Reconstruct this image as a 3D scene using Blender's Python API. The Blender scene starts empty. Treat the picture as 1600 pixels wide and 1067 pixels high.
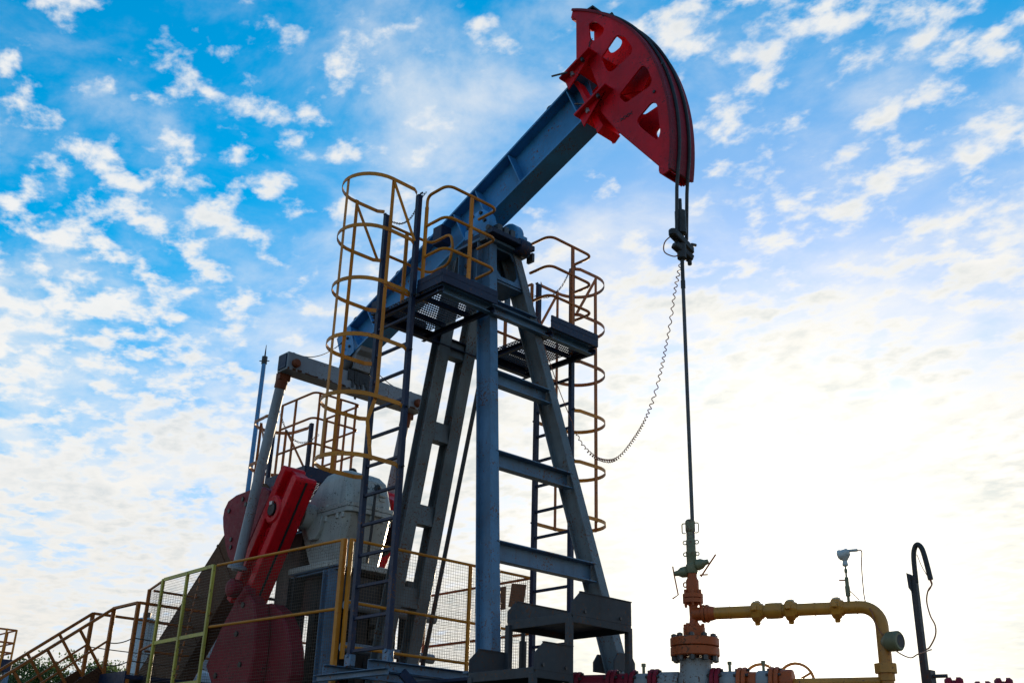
import bpy, bmesh, math, random
from math import sin, cos, pi, radians, sqrt
from mathutils import Vector, Matrix
random.seed(7)
V = Vector
scene = bpy.context.scene

# ---------------------------------------------------------------- camera
cam_d = bpy.data.cameras.new('camera')
cam = bpy.data.objects.new('camera', cam_d)
scene.collection.objects.link(cam)
cam_d.sensor_width = 36.0
cam_d.lens = 38.11
cam_d.clip_start = 0.1
cam_d.clip_end = 8000
R3 = Matrix(((0.688, 0.269, 0.674), (0.725, -0.290, -0.625), (0.027, 0.918, -0.395)))
q = R3.to_quaternion(); q.normalize()
cam.matrix_world = Matrix.Translation((7.446, -7.361, 0.55)) @ q.to_matrix().to_4x4()
scene.camera = cam

# ---------------------------------------------------------------- sun and sky
SUN_EL, SUN_AZ = 8.77, 122.45          # degrees, azimuth counter-clockwise from +X
sdir = V((cos(radians(SUN_EL)) * cos(radians(SUN_AZ)), cos(radians(SUN_EL)) * sin(radians(SUN_AZ)), sin(radians(SUN_EL))))
sun_d = bpy.data.lights.new('sun', 'SUN')
sun_d.energy = 4.0
sun_d.angle = radians(0.6)
sun_d.color = (1.0, 0.80, 0.55)
sun = bpy.data.objects.new('sun', sun_d)
scene.collection.objects.link(sun)
sun.rotation_euler = sdir.to_track_quat('Z', 'Y').to_euler()
sun.location = (0, 0, 30)

world = bpy.data.worlds.new('World')
scene.world = world
world.use_nodes = True
wn, wl = world.node_tree.nodes, world.node_tree.links
wn.clear()


def wnode(t, **kw):
    n = wn.new(t)
    for k, v in kw.items():
        setattr(n, k, v)
    return n


def wmath(op, a, b=None, clamp=False):
    n = wnode('ShaderNodeMath', operation=op, use_clamp=clamp)
    for i, s in enumerate((a, b)):
        if s is None:
            continue
        if isinstance(s, (int, float)):
            n.inputs[i].default_value = s
        else:
            wl.new(s, n.inputs[i])
    return n.outputs[0]


def wmix(f, a, b, blend='MIX'):
    n = wnode('ShaderNodeMix', data_type='RGBA', blend_type=blend)
    for s, i in ((f, 0), (a, 6), (b, 7)):
        if isinstance(s, (int, float)):
            n.inputs[i].default_value = s
        elif isinstance(s, tuple):
            n.inputs[i].default_value = s + (1,)
        else:
            wl.new(s, n.inputs[i])
    return n.outputs[2]


def wramp(f, lo, hi):
    n = wnode('ShaderNodeMapRange', interpolation_type='SMOOTHSTEP')
    wl.new(f, n.inputs[0])
    n.inputs[1].default_value = lo
    n.inputs[2].default_value = hi
    return n.outputs[0]


sky = wnode('ShaderNodeTexSky', sky_type='NISHITA', sun_disc=False)
sky.sun_elevation = radians(SUN_EL)
sky.sun_rotation = radians(90 - SUN_AZ)
sky.altitude = 200
sky.air_density = 1.0
sky.dust_density = 0.8
sky.ozone_density = 2.6
hs = wnode('ShaderNodeHueSaturation')
hs.inputs['Hue'].default_value = 0.494
hs.inputs['Saturation'].default_value = 1.62
hs.inputs['Value'].default_value = 1.65
wl.new(sky.outputs[0], hs.inputs['Color'])
# soft shoulder so that the bright sky near the sun keeps some tone
sh1 = wnode('ShaderNodeVectorMath', operation='MULTIPLY')
wl.new(hs.outputs[0], sh1.inputs[0])
sh1.inputs[1].default_value = (1 / 4.0, 1 / 5.4, 1 / 9.5)
sh2 = wnode('ShaderNodeVectorMath', operation='ADD')
wl.new(sh1.outputs[0], sh2.inputs[0])
sh2.inputs[1].default_value = (1, 1, 1)
skyc = wnode('ShaderNodeVectorMath', operation='DIVIDE')
wl.new(hs.outputs[0], skyc.inputs[0])
wl.new(sh2.outputs[0], skyc.inputs[1])
tc = wnode('ShaderNodeTexCoord')
sep = wnode('ShaderNodeSeparateXYZ')
wl.new(tc.outputs['Generated'], sep.inputs[0])
zc = wmath('MAXIMUM', sep.outputs[2], 0.0)
den = wmath('ADD', zc, 0.10)
com = wnode('ShaderNodeCombineXYZ')
wl.new(wmath('DIVIDE', sep.outputs[0], den), com.inputs[0])
wl.new(wmath('DIVIDE', sep.outputs[1], den), com.inputs[1])


def wnoise(scale, detail, rough, dist, off, sx=1.0, sy=1.0, rot=0.0):
    mp = wnode('ShaderNodeMapping')
    mp.inputs['Location'].default_value = off
    mp.inputs['Rotation'].default_value = (0, 0, rot)
    mp.inputs['Scale'].default_value = (sx, sy, 1)
    wl.new(com.outputs[0], mp.inputs[0])
    n = wnode('ShaderNodeTexNoise')
    n.inputs['Scale'].default_value = scale
    n.inputs['Detail'].default_value = detail
    n.inputs['Roughness'].default_value = rough
    n.inputs['Distortion'].default_value = dist
    wl.new(mp.outputs[0], n.inputs['Vector'])
    return n.outputs['Fac']


puffs = wnoise(12.5, 10, 0.56, 0.08, (3.1, 1.7, 0.0), 1.0, 1.2, 0.5)      # single cloudlets
field = wnoise(2.0, 3, 0.5, 0.1, (8.6, 2.3, 0.0))                        # where they gather
veil = wnoise(3.2, 8, 0.60, 0.2, (1.4, 7.7, 2.0), 1.0, 1.15, 0.4)         # thin high sheet
relief = wnoise(4.2, 8, 0.6, 0.2, (6.3, 4.1, 5.0), 1.0, 1.3, 0.5)        # light and dark inside the sheet
low = wmath('SUBTRACT', 1.0, wramp(zc, 0.10, 0.60))
dot = wnode('ShaderNodeVectorMath', operation='DOT_PRODUCT')
wl.new(tc.outputs['Generated'], dot.inputs[0])
dot.inputs[1].default_value = sdir
cs = wmath('MAXIMUM', dot.outputs['Value'], 0.0)
glow = wmath('POWER', cs, 90.0)           # forward scattering towards the sun
bias = wmath('ADD', wmath('MULTIPLY', wmath('SUBTRACT', field, 0.5), 0.52), wmath('ADD', wmath('MULTIPLY', low, 0.15), wmath('MULTIPLY', wmath('POWER', cs, 6.0), 0.10)))
dens = wmath('ADD', puffs, bias)
cloud = wramp(dens, 0.535, 0.73)
core = wramp(dens, 0.58, 0.95)
thin = wmath('MULTIPLY', wramp(wmath('ADD', veil, wmath('ADD', wmath('MULTIPLY', low, 0.28), wmath('MULTIPLY', wmath('POWER', cs, 5.0), 0.20))), 0.50, 0.92), 0.75)
lit = wmath('ADD', 3.8, wmath('MULTIPLY', glow, 2.0))
ccol = wnode('ShaderNodeVectorMath', operation='SCALE')
wl.new(wmix(wmath('SUBTRACT', 1.0, wramp(zc, 0.07, 0.34)), (1.0, 0.985, 0.955), (0.96, 0.915, 0.84)), ccol.inputs[0])
wl.new(lit, ccol.inputs['Scale'])
grey = wnode('ShaderNodeVectorMath', operation='SCALE')
grey.inputs[0].default_value = (0.62, 0.685, 0.72)
wl.new(lit, grey.inputs['Scale'])
back = wmath('MULTIPLY', wmath('SUBTRACT', wramp(wmath('POWER', cs, 5.0), 0.04, 0.55), wmath('MULTIPLY', glow, 0.8)), core)          # thick parts are darker when backlit
shade = wmix(wmath('MULTIPLY', back, wramp(relief, 0.28, 0.58)), ccol.outputs[0], grey.outputs[0])
s1 = wmix(thin, skyc.outputs[0], ccol.outputs[0])
s2 = wmix(wmath('MULTIPLY', cloud, 0.93), s1, shade)
# warm aureole round the low sun
a1 = wnode('ShaderNodeVectorMath', operation='SCALE')
a1.inputs[0].default_value = (1.0, 0.86, 0.55)
wl.new(wmath('MULTIPLY', wmath('POWER', cs, 34.0), 0.9), a1.inputs['Scale'])
a2 = wnode('ShaderNodeVectorMath', operation='SCALE')
a2.inputs[0].default_value = (1.0, 0.95, 0.85)
wl.new(wmath('MULTIPLY', wmath('POWER', cs, 420.0), 6.0), a2.inputs['Scale'])
s2 = wmix(wmath('POWER', cs, 14.0), s2, wmix(1.0, s2, (1.0, 0.98, 0.915), 'MULTIPLY'))
s2 = wmix(1.0, s2, a1.outputs[0], 'ADD')
s2 = wmix(1.0, s2, a2.outputs[0], 'ADD')
bg = wnode('ShaderNodeBackground')
bg.inputs['Strength'].default_value = 0.15
wl.new(s2, bg.inputs['Color'])
wo = wnode('ShaderNodeOutputWorld')
wl.new(bg.outputs[0], wo.inputs[0])

scene.view_settings.view_transform = 'Standard'
scene.view_settings.look = 'None'
scene.view_settings.gamma = 1.0
scene.view_settings.exposure = 0.75
scene.cycles.max_bounces = 6
scene.cycles.transparent_max_bounces = 8


# ---------------------------------------------------------------- materials
def mat(name, col, rough=0.5, metal=0.0, wear=0.25, wearcol=(0.10, 0.035, 0.012), vary=0.35, scale=1.0, bump=0.15, streak=0.35, spec=0.5):
    m = bpy.data.materials.new(name)
    m.use_nodes = True
    n, l = m.node_tree.nodes, m.node_tree.links
    b = n['Principled BSDF']
    geo = n.new('ShaderNodeNewGeometry')

    def noise(sc, det, ro, stretch=(1, 1, 1)):
        mp = n.new('ShaderNodeMapping')
        mp.inputs['Scale'].default_value = stretch
        l.new(geo.outputs['Position'], mp.inputs[0])
        t = n.new('ShaderNodeTexNoise')
        t.inputs['Scale'].default_value = sc * scale
        t.inputs['Detail'].default_value = det
        t.inputs['Roughness'].default_value = ro
        l.new(mp.outputs[0], t.inputs['Vector'])
        return t.outputs['Fac']

    def rng(f, lo, hi, a=0.0, c=1.0):
        r = n.new('ShaderNodeMapRange')
        l.new(f, r.inputs[0])
        r.inputs[1].default_value, r.inputs[2].default_value = lo, hi
        r.inputs[3].default_value, r.inputs[4].default_value = a, c
        return r.outputs[0]

    def mix(f, a, c):
        x = n.new('ShaderNodeMix')
        x.data_type = 'RGBA'
        l.new(f, x.inputs[0])
        for s, i in ((a, 6), (c, 7)):
            if isinstance(s, tuple):
                x.inputs[i].default_value = s + (1,)
            else:
                l.new(s, x.inputs[i])
        return x.outputs[2]
    big = noise(1.7, 5, 0.6)
    fine = noise(21, 7, 0.72)
    chip = noise(46, 5, 0.65)
    where = noise(3.1, 4, 0.65)
    st = noise(9, 5, 0.65, (1, 1, 0.07))
    dark = tuple(c * (1 - vary) for c in col)
    faded = tuple(min(1.0, c * 1.12 + 0.025) for c in col)
    c0 = mix(rng(big, 0.36, 0.66), dark, col)
    c1 = mix(rng(where, 0.55, 0.80, 0.0, 0.7), c0, faded)
    c2 = mix(rng(st, 0.52, 0.72, 0.0, streak), c1, tuple(0.30 * c + 0.70 * w * 0.6 for c, w in zip(col, wearcol)))
    if wear > 0:
        ad = n.new('ShaderNodeMath'); ad.operation = 'MULTIPLY_ADD'
        l.new(where, ad.inputs[0]); ad.inputs[1].default_value = 0.55; l.new(chip, ad.inputs[2])
        stain = mix(rng(ad.outputs[0], 0.86 - 0.12 * wear, 1.02 - 0.12 * wear, 0.0, 0.55), c2, tuple(0.5 * c + 0.5 * w for c, w in zip(col, wearcol)))
        out = mix(rng(ad.outputs[0], 0.955 - 0.14 * wear, 0.975 - 0.14 * wear), stain, wearcol)
    else:
        out = c2
    l.new(out, b.inputs['Base Color'])
    l.new(rng(fine, 0.3, 0.7, rough - 0.1, rough + 0.14), b.inputs['Roughness'])
    b.inputs['Metallic'].default_value = metal
    b.inputs['Specular IOR Level'].default_value = spec
    if bump > 0:
        bp = n.new('ShaderNodeBump')
        bp.inputs['Strength'].default_value = bump
        bp.inputs['Distance'].default_value = 0.01
        l.new(fine, bp.inputs['Height'])
        l.new(bp.outputs[0], b.inputs['Normal'])
    return m


M = {}
M['blue'] = mat('blue grey paint', (0.085, 0.18, 0.30), 0.45, wear=0.45, spec=0.35, vary=0.45, streak=0.5)
M['bluegrey'] = mat('greyer blue paint', (0.13, 0.165, 0.19), 0.5, wear=0.5, spec=0.3, vary=0.45, streak=0.5)  # greyer than the near front leg; for far front leg and rear legs
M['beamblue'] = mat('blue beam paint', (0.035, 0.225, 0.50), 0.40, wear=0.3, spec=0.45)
M['grey'] = mat('grey paint', (0.20, 0.235, 0.28), 0.45, wear=0.35)
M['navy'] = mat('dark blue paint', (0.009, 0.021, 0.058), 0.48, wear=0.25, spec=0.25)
M['yellow'] = mat('yellow paint', (0.56, 0.20, 0.008), 0.45, wear=0.2, wearcol=(0.20, 0.05, 0.01), spec=0.3)
M['lime'] = mat('faded yellow green paint', (0.46, 0.40, 0.05), 0.45, wear=0.5)
M['rail'] = mat('rusty orange railing paint', (0.40, 0.115, 0.015), 0.5, wear=0.5, spec=0.3)
M['red'] = mat('red paint', (0.64, 0.002, 0.012), 0.45, wear=0.25, vary=0.38, wearcol=(0.05, 0.006, 0.008), streak=0.45, spec=0.22)
M['redold'] = mat('weathered red paint', (0.23, 0.008, 0.022), 0.6, wear=0.35, wearcol=(0.03, 0.008, 0.010), spec=0.25)
M['cream'] = mat('cream gearbox paint', (0.37, 0.395, 0.385), 0.42, wear=0.5, streak=0.55, wearcol=(0.05, 0.04, 0.03))
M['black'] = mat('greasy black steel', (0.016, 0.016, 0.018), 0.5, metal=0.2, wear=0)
M['steel'] = mat('dark steel', (0.07, 0.07, 0.075), 0.42, metal=0.6, wear=0.2)
M['galv'] = mat('galvanised grating', (0.09, 0.10, 0.12), 0.5, metal=0.5, wear=0.1)
M['bright'] = mat('bare bolt steel', (0.42, 0.44, 0.46), 0.35, metal=0.7, wear=0.2)
M['brown'] = mat('rusty belt guard sheet', (0.085, 0.032, 0.012), 0.65, wear=0.6, wearcol=(0.04, 0.016, 0.008), spec=0.15)
M['orange'] = mat('orange red valve paint', (0.44, 0.085, 0.018), 0.5, wear=0.4, spec=0.3)
M['olive'] = mat('olive primer', (0.17, 0.17, 0.09), 0.5, wear=0.3)
M['pipe'] = mat('ochre pipe paint', (0.55, 0.22, 0.02), 0.45, wear=0.3)  # ochre paint, pushed further to orange to imitate sun flare on the pipe
M['white'] = mat('grey white pipe paint', (0.27, 0.27, 0.275), 0.5, wear=0.5, streak=0.6)
M['plate'] = mat('dark grey plate', (0.042, 0.048, 0.058), 0.55, wear=0.4, spec=0.25)
M['sign'] = mat('brown sign plate', (0.20, 0.08, 0.03), 0.55, wear=0.4)
M['mesh'] = mat('rusty fence wire', (0.10, 0.065, 0.035), 0.5, metal=0.4, wear=0)
M['cable'] = mat('orange cable sheath', (0.30, 0.09, 0.03), 0.5, wear=0)
M['rust'] = mat('rusted steel', (0.17, 0.045, 0.018), 0.6, wear=0.5, spec=0.25)
M['tank'] = mat('pale blue tank paint', (0.42, 0.50, 0.56), 0.45, wear=0.25)
M['concrete'] = mat('concrete', (0.34, 0.33, 0.31), 0.85, wear=0.2, wearcol=(0.12, 0.11, 0.10), bump=0.4)
M['ground'] = mat('dry grass and dirt', (0.13, 0.12, 0.06), 0.95, wear=0.5, wearcol=(0.06, 0.075, 0.025), bump=0.6, scale=0.35)
M['bark'] = mat('bark', (0.09, 0.065, 0.045), 0.9, wear=0.4, wearcol=(0.04, 0.03, 0.02), bump=0.6)
M['blueface'] = mat('light blue instrument housing', (0.50, 0.53, 0.54), 0.4, wear=0.1)


def leafmat(name, col):
    m = bpy.data.materials.new(name)
    m.use_nodes = True
    n, l = m.node_tree.nodes, m.node_tree.links
    b = n['Principled BSDF']
    g = n.new('ShaderNodeNewGeometry')
    r = n.new('ShaderNodeMix'); r.data_type = 'RGBA'
    l.new(g.outputs['Random Per Island'], r.inputs[0])
    r.inputs[6].default_value = tuple(c * 0.55 for c in col) + (1,)
    r.inputs[7].default_value = tuple(c * 1.35 for c in col) + (1,)
    l.new(r.outputs[2], b.inputs['Base Color'])
    b.inputs['Roughness'].default_value = 0.6
    t = n.new('ShaderNodeBsdfTranslucent')
    l.new(r.outputs[2], t.inputs[0])
    mx = n.new('ShaderNodeMixShader'); mx.inputs[0].default_value = 0.4
    l.new(b.outputs[0], mx.inputs[1]); l.new(t.outputs[0], mx.inputs[2])
    l.new(mx.outputs[0], n['Material Output'].inputs[0])
    return m


M['leaf'] = leafmat('leaf green', (0.07, 0.11, 0.03))
M['grass'] = leafmat('grass blades', (0.10, 0.11, 0.035))

# ---------------------------------------------------------------- geometry helpers
Z = V((0, 0, 1))


def iprof(h, w, tf, tw):
    H, W, t = h / 2, w / 2, tw / 2
    return [(-W, -H), (W, -H), (W, -H + tf), (t, -H + tf), (t, H - tf), (W, H - tf), (W, H), (-W, H), (-W, H - tf), (-t, H - tf), (-t, -H + tf), (-W, -H + tf)]


def cprof(h, w, tf, tw):      # channel, open towards +side
    H, W = h / 2, w / 2
    return [(-W, -H), (W, -H), (W, -H + tf), (-W + tw, -H + tf), (-W + tw, H - tf), (W, H - tf), (W, H), (-W, H)]


def rprof(w, h):
    return [(-w / 2, -h / 2), (w / 2, -h / 2), (w / 2, h / 2), (-w / 2, h / 2)]


class G:
    """collects polygons of one mesh in world coordinates"""

    def __init__(s):
        s.v, s.f, s.sm = [], [], []

    def add(s, vs, fs, smooth=False):
        o = len(s.v)
        s.v += [V(p) for p in vs]
        s.f += [tuple(o + i for i in f) for f in fs]
        s.sm += [smooth] * len(fs)
        return s

    def box(s, x0, x1, y0, y1, z0, z1):
        vs = [(x, y, z) for z in (z0, z1) for y in (y0, y1) for x in (x0, x1)]
        return s.add(vs, [(0, 2, 3, 1), (4, 5, 7, 6), (0, 1, 5, 4), (2, 6, 7, 3), (0, 4, 6, 2), (1, 3, 7, 5)])

    def ext(s, p, q, prof, up=Z):
        """extrude a 2D profile (side, up) from p to q"""
        p, q, up = V(p), V(q), V(up)
        d = (q - p).normalized()
        if abs(d.dot(up.normalized())) > 0.999:
            up = V((1, 0, 0)) if abs(d.z) > 0.9 else Z
        side = d.cross(up).normalized()
        u = side.cross(d)
        n = len(prof)
        vs = [c + side * a + u * b for c in (p, q) for a, b in prof]
        fs = [(i, (i + 1) % n, n + (i + 1) % n, n + i) for i in range(n)] + [tuple(range(n))[::-1], tuple(range(n, 2 * n))]
        return s.add(vs, fs)

    def bar(s, p, q, w, h, up=Z):
        return s.ext(p, q, rprof(w, h), up)

    def cyl(s, p, q, r, n=12, r2=None, cap=True):
        p, q = V(p), V(q)
        d = (q - p).normalized()
        a = d.orthogonal().normalized(); b = d.cross(a)
        r2 = r if r2 is None else r2
        vs = [c + a * rr * cos(2 * pi * i / n) + b * rr * sin(2 * pi * i / n) for c, rr in ((p, r), (q, r2)) for i in range(n)]
        s.add(vs, [(i, (i + 1) % n, n + (i + 1) % n, n + i) for i in range(n)], True)
        if cap:
            o = len(s.v) - 2 * n
            s.f += [tuple(o + i for i in range(n))[::-1], tuple(o + n + i for i in range(n))]
            s.sm += [False, False]
        return s

    def lathe(s, o, axis, prof, n=20):
        """prof: (radius, distance along axis)"""
        o, d = V(o), V(axis).normalized()
        a = d.orthogonal().normalized(); b = d.cross(a)
        k = len(prof)
        vs = [o + d * h + (a * cos(2 * pi * i / n) + b * sin(2 * pi * i / n)) * r for r, h in prof for i in range(n)]
        for j in range(k - 1):
            pass
        base = len(s.v)
        s.v += vs
        for j in range(k - 1):
            sharp = abs(prof[j][1] - prof[j + 1][1]) < 1e-6
            for i in range(n):
                s.f.append((base + j * n + i, base + j * n + (i + 1) % n, base + (j + 1) * n + (i + 1) % n, base + (j + 1) * n + i))
                s.sm.append(not sharp)
        s.f += [tuple(base + i for i in range(n))[::-1], tuple(base + (k - 1) * n + i for i in range(n))]
        s.sm += [False, False]
        return s

    def tube(s, pts, r, n=8, closed=False):
        pts = [V(p) for p in pts]
        m = len(pts)
        tans = []
        for i in range(m):
            a = pts[(i - 1) % m] if (closed or i > 0) else pts[i]
            b = pts[(i + 1) % m] if (closed or i < m - 1) else pts[i]
            tans.append((b - a).normalized())
        nor = tans[0].orthogonal().normalized()
        vs = []
        for i in range(m):
            if i:
                nor = tans[i - 1].rotation_difference(tans[i]) @ nor
                nor = (nor - tans[i] * nor.dot(tans[i])).normalized()
            bn = tans[i].cross(nor)
            vs += [pts[i] + (nor * cos(2 * pi * k / n) + bn * sin(2 * pi * k / n)) * r for k in range(n)]
        fs = []
        for i in range(m if closed else m - 1):
            j = (i + 1) % m
            fs += [(i * n + k, i * n + (k + 1) % n, j * n + (k + 1) % n, j * n + k) for k in range(n)]
        s.add(vs, fs, True)
        if not closed:
            o = len(s.v) - len(vs)
            s.f += [tuple(o + k for k in range(n))[::-1], tuple(o + (m - 1) * n + k for k in range(n))]
            s.sm += [False, False]
        return s

    def strip(s, pts, w, t, closed=False):
        """flat bar of height w (along Z) and thickness t following a level path"""
        pts = [V(p) for p in pts]
        m = len(pts)
        vs = []
        for i in range(m):
            a = pts[max(i - 1, 0)]; b = pts[min(i + 1, m - 1)]
            d = (b - a).normalized(); side = d.cross(Z).normalized()
            vs += [pts[i] + side * x + Z * z for x, z in rprof(t, w)]
        fs = []
        for i in range(m - 1):
            fs += [(i * 4 + k, i * 4 + (k + 1) % 4, i * 4 + 4 + (k + 1) % 4, i * 4 + 4 + k) for k in range(4)]
        fs += [(3, 2, 1, 0), tuple(4 * (m - 1) + k for k in range(4))]
        return s.add(vs, fs)

    def prism(s, poly, y0, y1):
        """polygon in the XZ plane extruded along Y"""
        n = len(poly)
        vs = [(x, y0, z) for x, z in poly] + [(x, y1, z) for x, z in poly]
        return s.add(vs, [(i, (i + 1) % n, n + (i + 1) % n, n + i) for i in range(n)] + [tuple(range(n))[::-1], tuple(range(n, 2 * n))])

    def prismx(s, poly, x0, x1):
        """polygon in the YZ plane extruded along X"""
        n = len(poly)
        vs = [(x0, y, z) for y, z in poly] + [(x1, y, z) for y, z in poly]
        return s.add(vs, [(i, (i + 1) % n, n + (i + 1) % n, n + i) for i in range(n)] + [tuple(range(n))[::-1], tuple(range(n, 2 * n))])

    def hexbolt(s, p, axis, r, h):
        return s.cyl(V(p), V(p) + V(axis).normalized() * h, r, 6)

    def ball(s, c, r, n=10, sz=1.0):
        c = V(c)
        prof = [(max(r * sin(pi * k / 6), 1e-4), -r * sz * cos(pi * k / 6)) for k in range(7)]
        return s.lathe(c, Z, prof, n)

    def build(s, name, material, parent=None, bev=0.0):
        me = bpy.data.meshes.new(name)
        root = parent
        while root is not None and root.parent is not None:
            root = root.parent
        off = V(root.location) if root is not None else V((0, 0, 0))
        if parent is not None and parent.parent is None and parent.type == 'MESH':
            off = V(parent.location)
        me.from_pydata([p - off for p in s.v], [], s.f)
        me.polygons.foreach_set('use_smooth', s.sm)
        bm = bmesh.new(); bm.from_mesh(me)
        bmesh.ops.recalc_face_normals(bm, faces=bm.faces)
        bm.to_mesh(me); bm.free()
        if any(s.sm):
            me.set_sharp_from_angle(angle=radians(32))
        me.materials.append(M[material])
        o = bpy.data.objects.new(name, me)
        scene.collection.objects.link(o)
        o.parent = parent
        if bev > 0:
            b = o.modifiers.new('bevel', 'BEVEL')
            b.width = bev; b.segments = 1; b.limit_method = 'ANGLE'; b.angle_limit = radians(40)
        return o


def tag(o, label, cat, group=None, kind=None):
    if label:
        o['label'] = label
    if cat:
        o['category'] = cat
    if group:
        o['group'] = group
    if kind:
        o['kind'] = kind
    return o


def thing(name, loc, label, cat, group=None):
    o = bpy.data.objects.new(name, None)
    o.empty_display_size = 0.3
    o.location = loc
    scene.collection.objects.link(o)
    return tag(o, label, cat, group)


def rnd(pts, r, n=5, closed=False):
    """round the corners of a polyline"""
    pts = [V(p) for p in pts]
    out = []
    for i, p in enumerate(pts):
        if not closed and i in (0, len(pts) - 1):
            out.append(p); continue
        a, b = pts[i - 1], pts[(i + 1) % len(pts)]
        da, db = (a - p), (b - p)
        k = min(r, da.length * 0.49, db.length * 0.49)
        pa, pb = p + da.normalized() * k, p + db.normalized() * k
        for j in range(n + 1):
            t = j / n
            out.append(pa * (1 - t) ** 2 + p * 2 * t * (1 - t) + pb * t * t)
    return out


def curve_path(pts, n=8):
    """Catmull-Rom through the points"""
    P = [V(p) for p in pts]
    P = [P[0] * 2 - P[1]] + P + [P[-1] * 2 - P[-2]]
    out = []
    for i in range(1, len(P) - 2):
        for j in range(n):
            t = j / n
            a, b, c, d = P[i - 1], P[i], P[i + 1], P[i + 2]
            out.append(0.5 * ((2 * b) + (c - a) * t + (2 * a - 5 * b + 4 * c - d) * t * t + (3 * b - a - 3 * c + d) * t ** 3))
    out.append(P[-2])
    return out


def plate_with_holes(outer, holes, y, th):
    """flat plate in the XZ plane with holes, as verts / faces"""
    cu = bpy.data.curves.new('plate_outline', 'CURVE')
    cu.dimensions = '2D'; cu.fill_mode = 'BOTH'; cu.extrude = th / 2
    for poly in [outer] + holes:
        sp = cu.splines.new('POLY')
        sp.points.add(len(poly) - 1)
        for pt, (x, z) in zip(sp.points, poly):
            pt.co = (x, z, 0, 1)
        sp.use_cyclic_u = True
    ob = bpy.data.objects.new('plate_outline', cu)
    scene.collection.objects.link(ob)
    bpy.context.view_layer.update()
    me = bpy.data.meshes.new_from_object(ob.evaluated_get(bpy.context.evaluated_depsgraph_get()))
    vs = [(v.co.x, y + v.co.z, v.co.y) for v in me.vertices]
    fs = [tuple(p.vertices) for p in me.polygons]
    bpy.data.objects.remove(ob); bpy.data.curves.remove(cu); bpy.data.meshes.remove(me)
    return vs, fs


def chain(g, pts, link=0.035, r=0.0035):
    """links of a small chain along a path"""
    path = curve_path(pts, 12)
    L = [0]
    for a, b in zip(path, path[1:]):
        L.append(L[-1] + (b - a).length)
    k = int(L[-1] / (link * 0.78))
    for i in range(k):
        t = (i + 0.5) / k * L[-1]
        j = max(x for x in range(len(L)) if L[x] <= t)
        j = min(j, len(path) - 2)
        d = (path[j + 1] - path[j]).normalized()
        c = path[j] + d * (t - L[j])
        s = d.cross(Z).normalized(); u = s.cross(d)
        w = s if i % 2 else u
        g.tube([c + d * cos(2 * pi * a / 8) * link * 0.55 + w * sin(2 * pi * a / 8) * link * 0.3 for a in range(8)], r, 4, True)


# ================================================================ the setting
g = G()
n = 60
vs, fs = [], []
ring = [0, 6, 12, 20, 35, 60, 100, 180, 350, 700, 1500, 4000]
for i, r in enumerate(ring):
    for k in range(36):
        a = 2 * pi * k / 36
        h = 0 if r < 40 else 0.35 * sin(a * 5 + r) * min(1, r / 200)
        vs.append((r * cos(a), r * sin(a), h))
for i in range(len(ring) - 1):
    for k in range(36):
        fs.append((i * 36 + k, i * 36 + (k + 1) % 36, (i + 1) * 36 + (k + 1) % 36, (i + 1) * 36 + k))
g.add(vs, fs, True)
tag(g.build('ground', 'ground'), None, None, kind='structure')

g = G()
g.box(-8.2, 1.0, -1.05, 1.05, -0.2, 1.20)
o = g.build('foundation_block', 'concrete', bev=0.03)
tag(o, 'long concrete foundation block under the pumping unit', 'foundation')
g = G()
g.box(1.35, 2.35, -0.5, 0.5, -0.2, 0.35)
tag(g.build('well_cellar', 'concrete', bev=0.02), 'low concrete cellar block around the wellhead foot', 'concrete block')

# ================================================================ pumping unit
unit = thing('pumping_unit', (-1.0, 0, 1.20), 'large oil pumping unit with red horsehead, blue walking beam and red cranks', 'pumpjack')

# skid
sk = G()
for y in (-0.72, 0.72):
    sk.ext((-7.6, y, 1.401), (0.85, y, 1.401), iprof(0.40, 0.20, 0.03, 0.02))
for x in (-7.2, -5.4, -3.9, -2.4, -1.0, 0.5):
    sk.ext((x, -0.61, 1.401), (x, 0.61, 1.401), iprof(0.32, 0.16, 0.02, 0.016))
sk.build('base_frame', 'navy', unit, 0.004)

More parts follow.
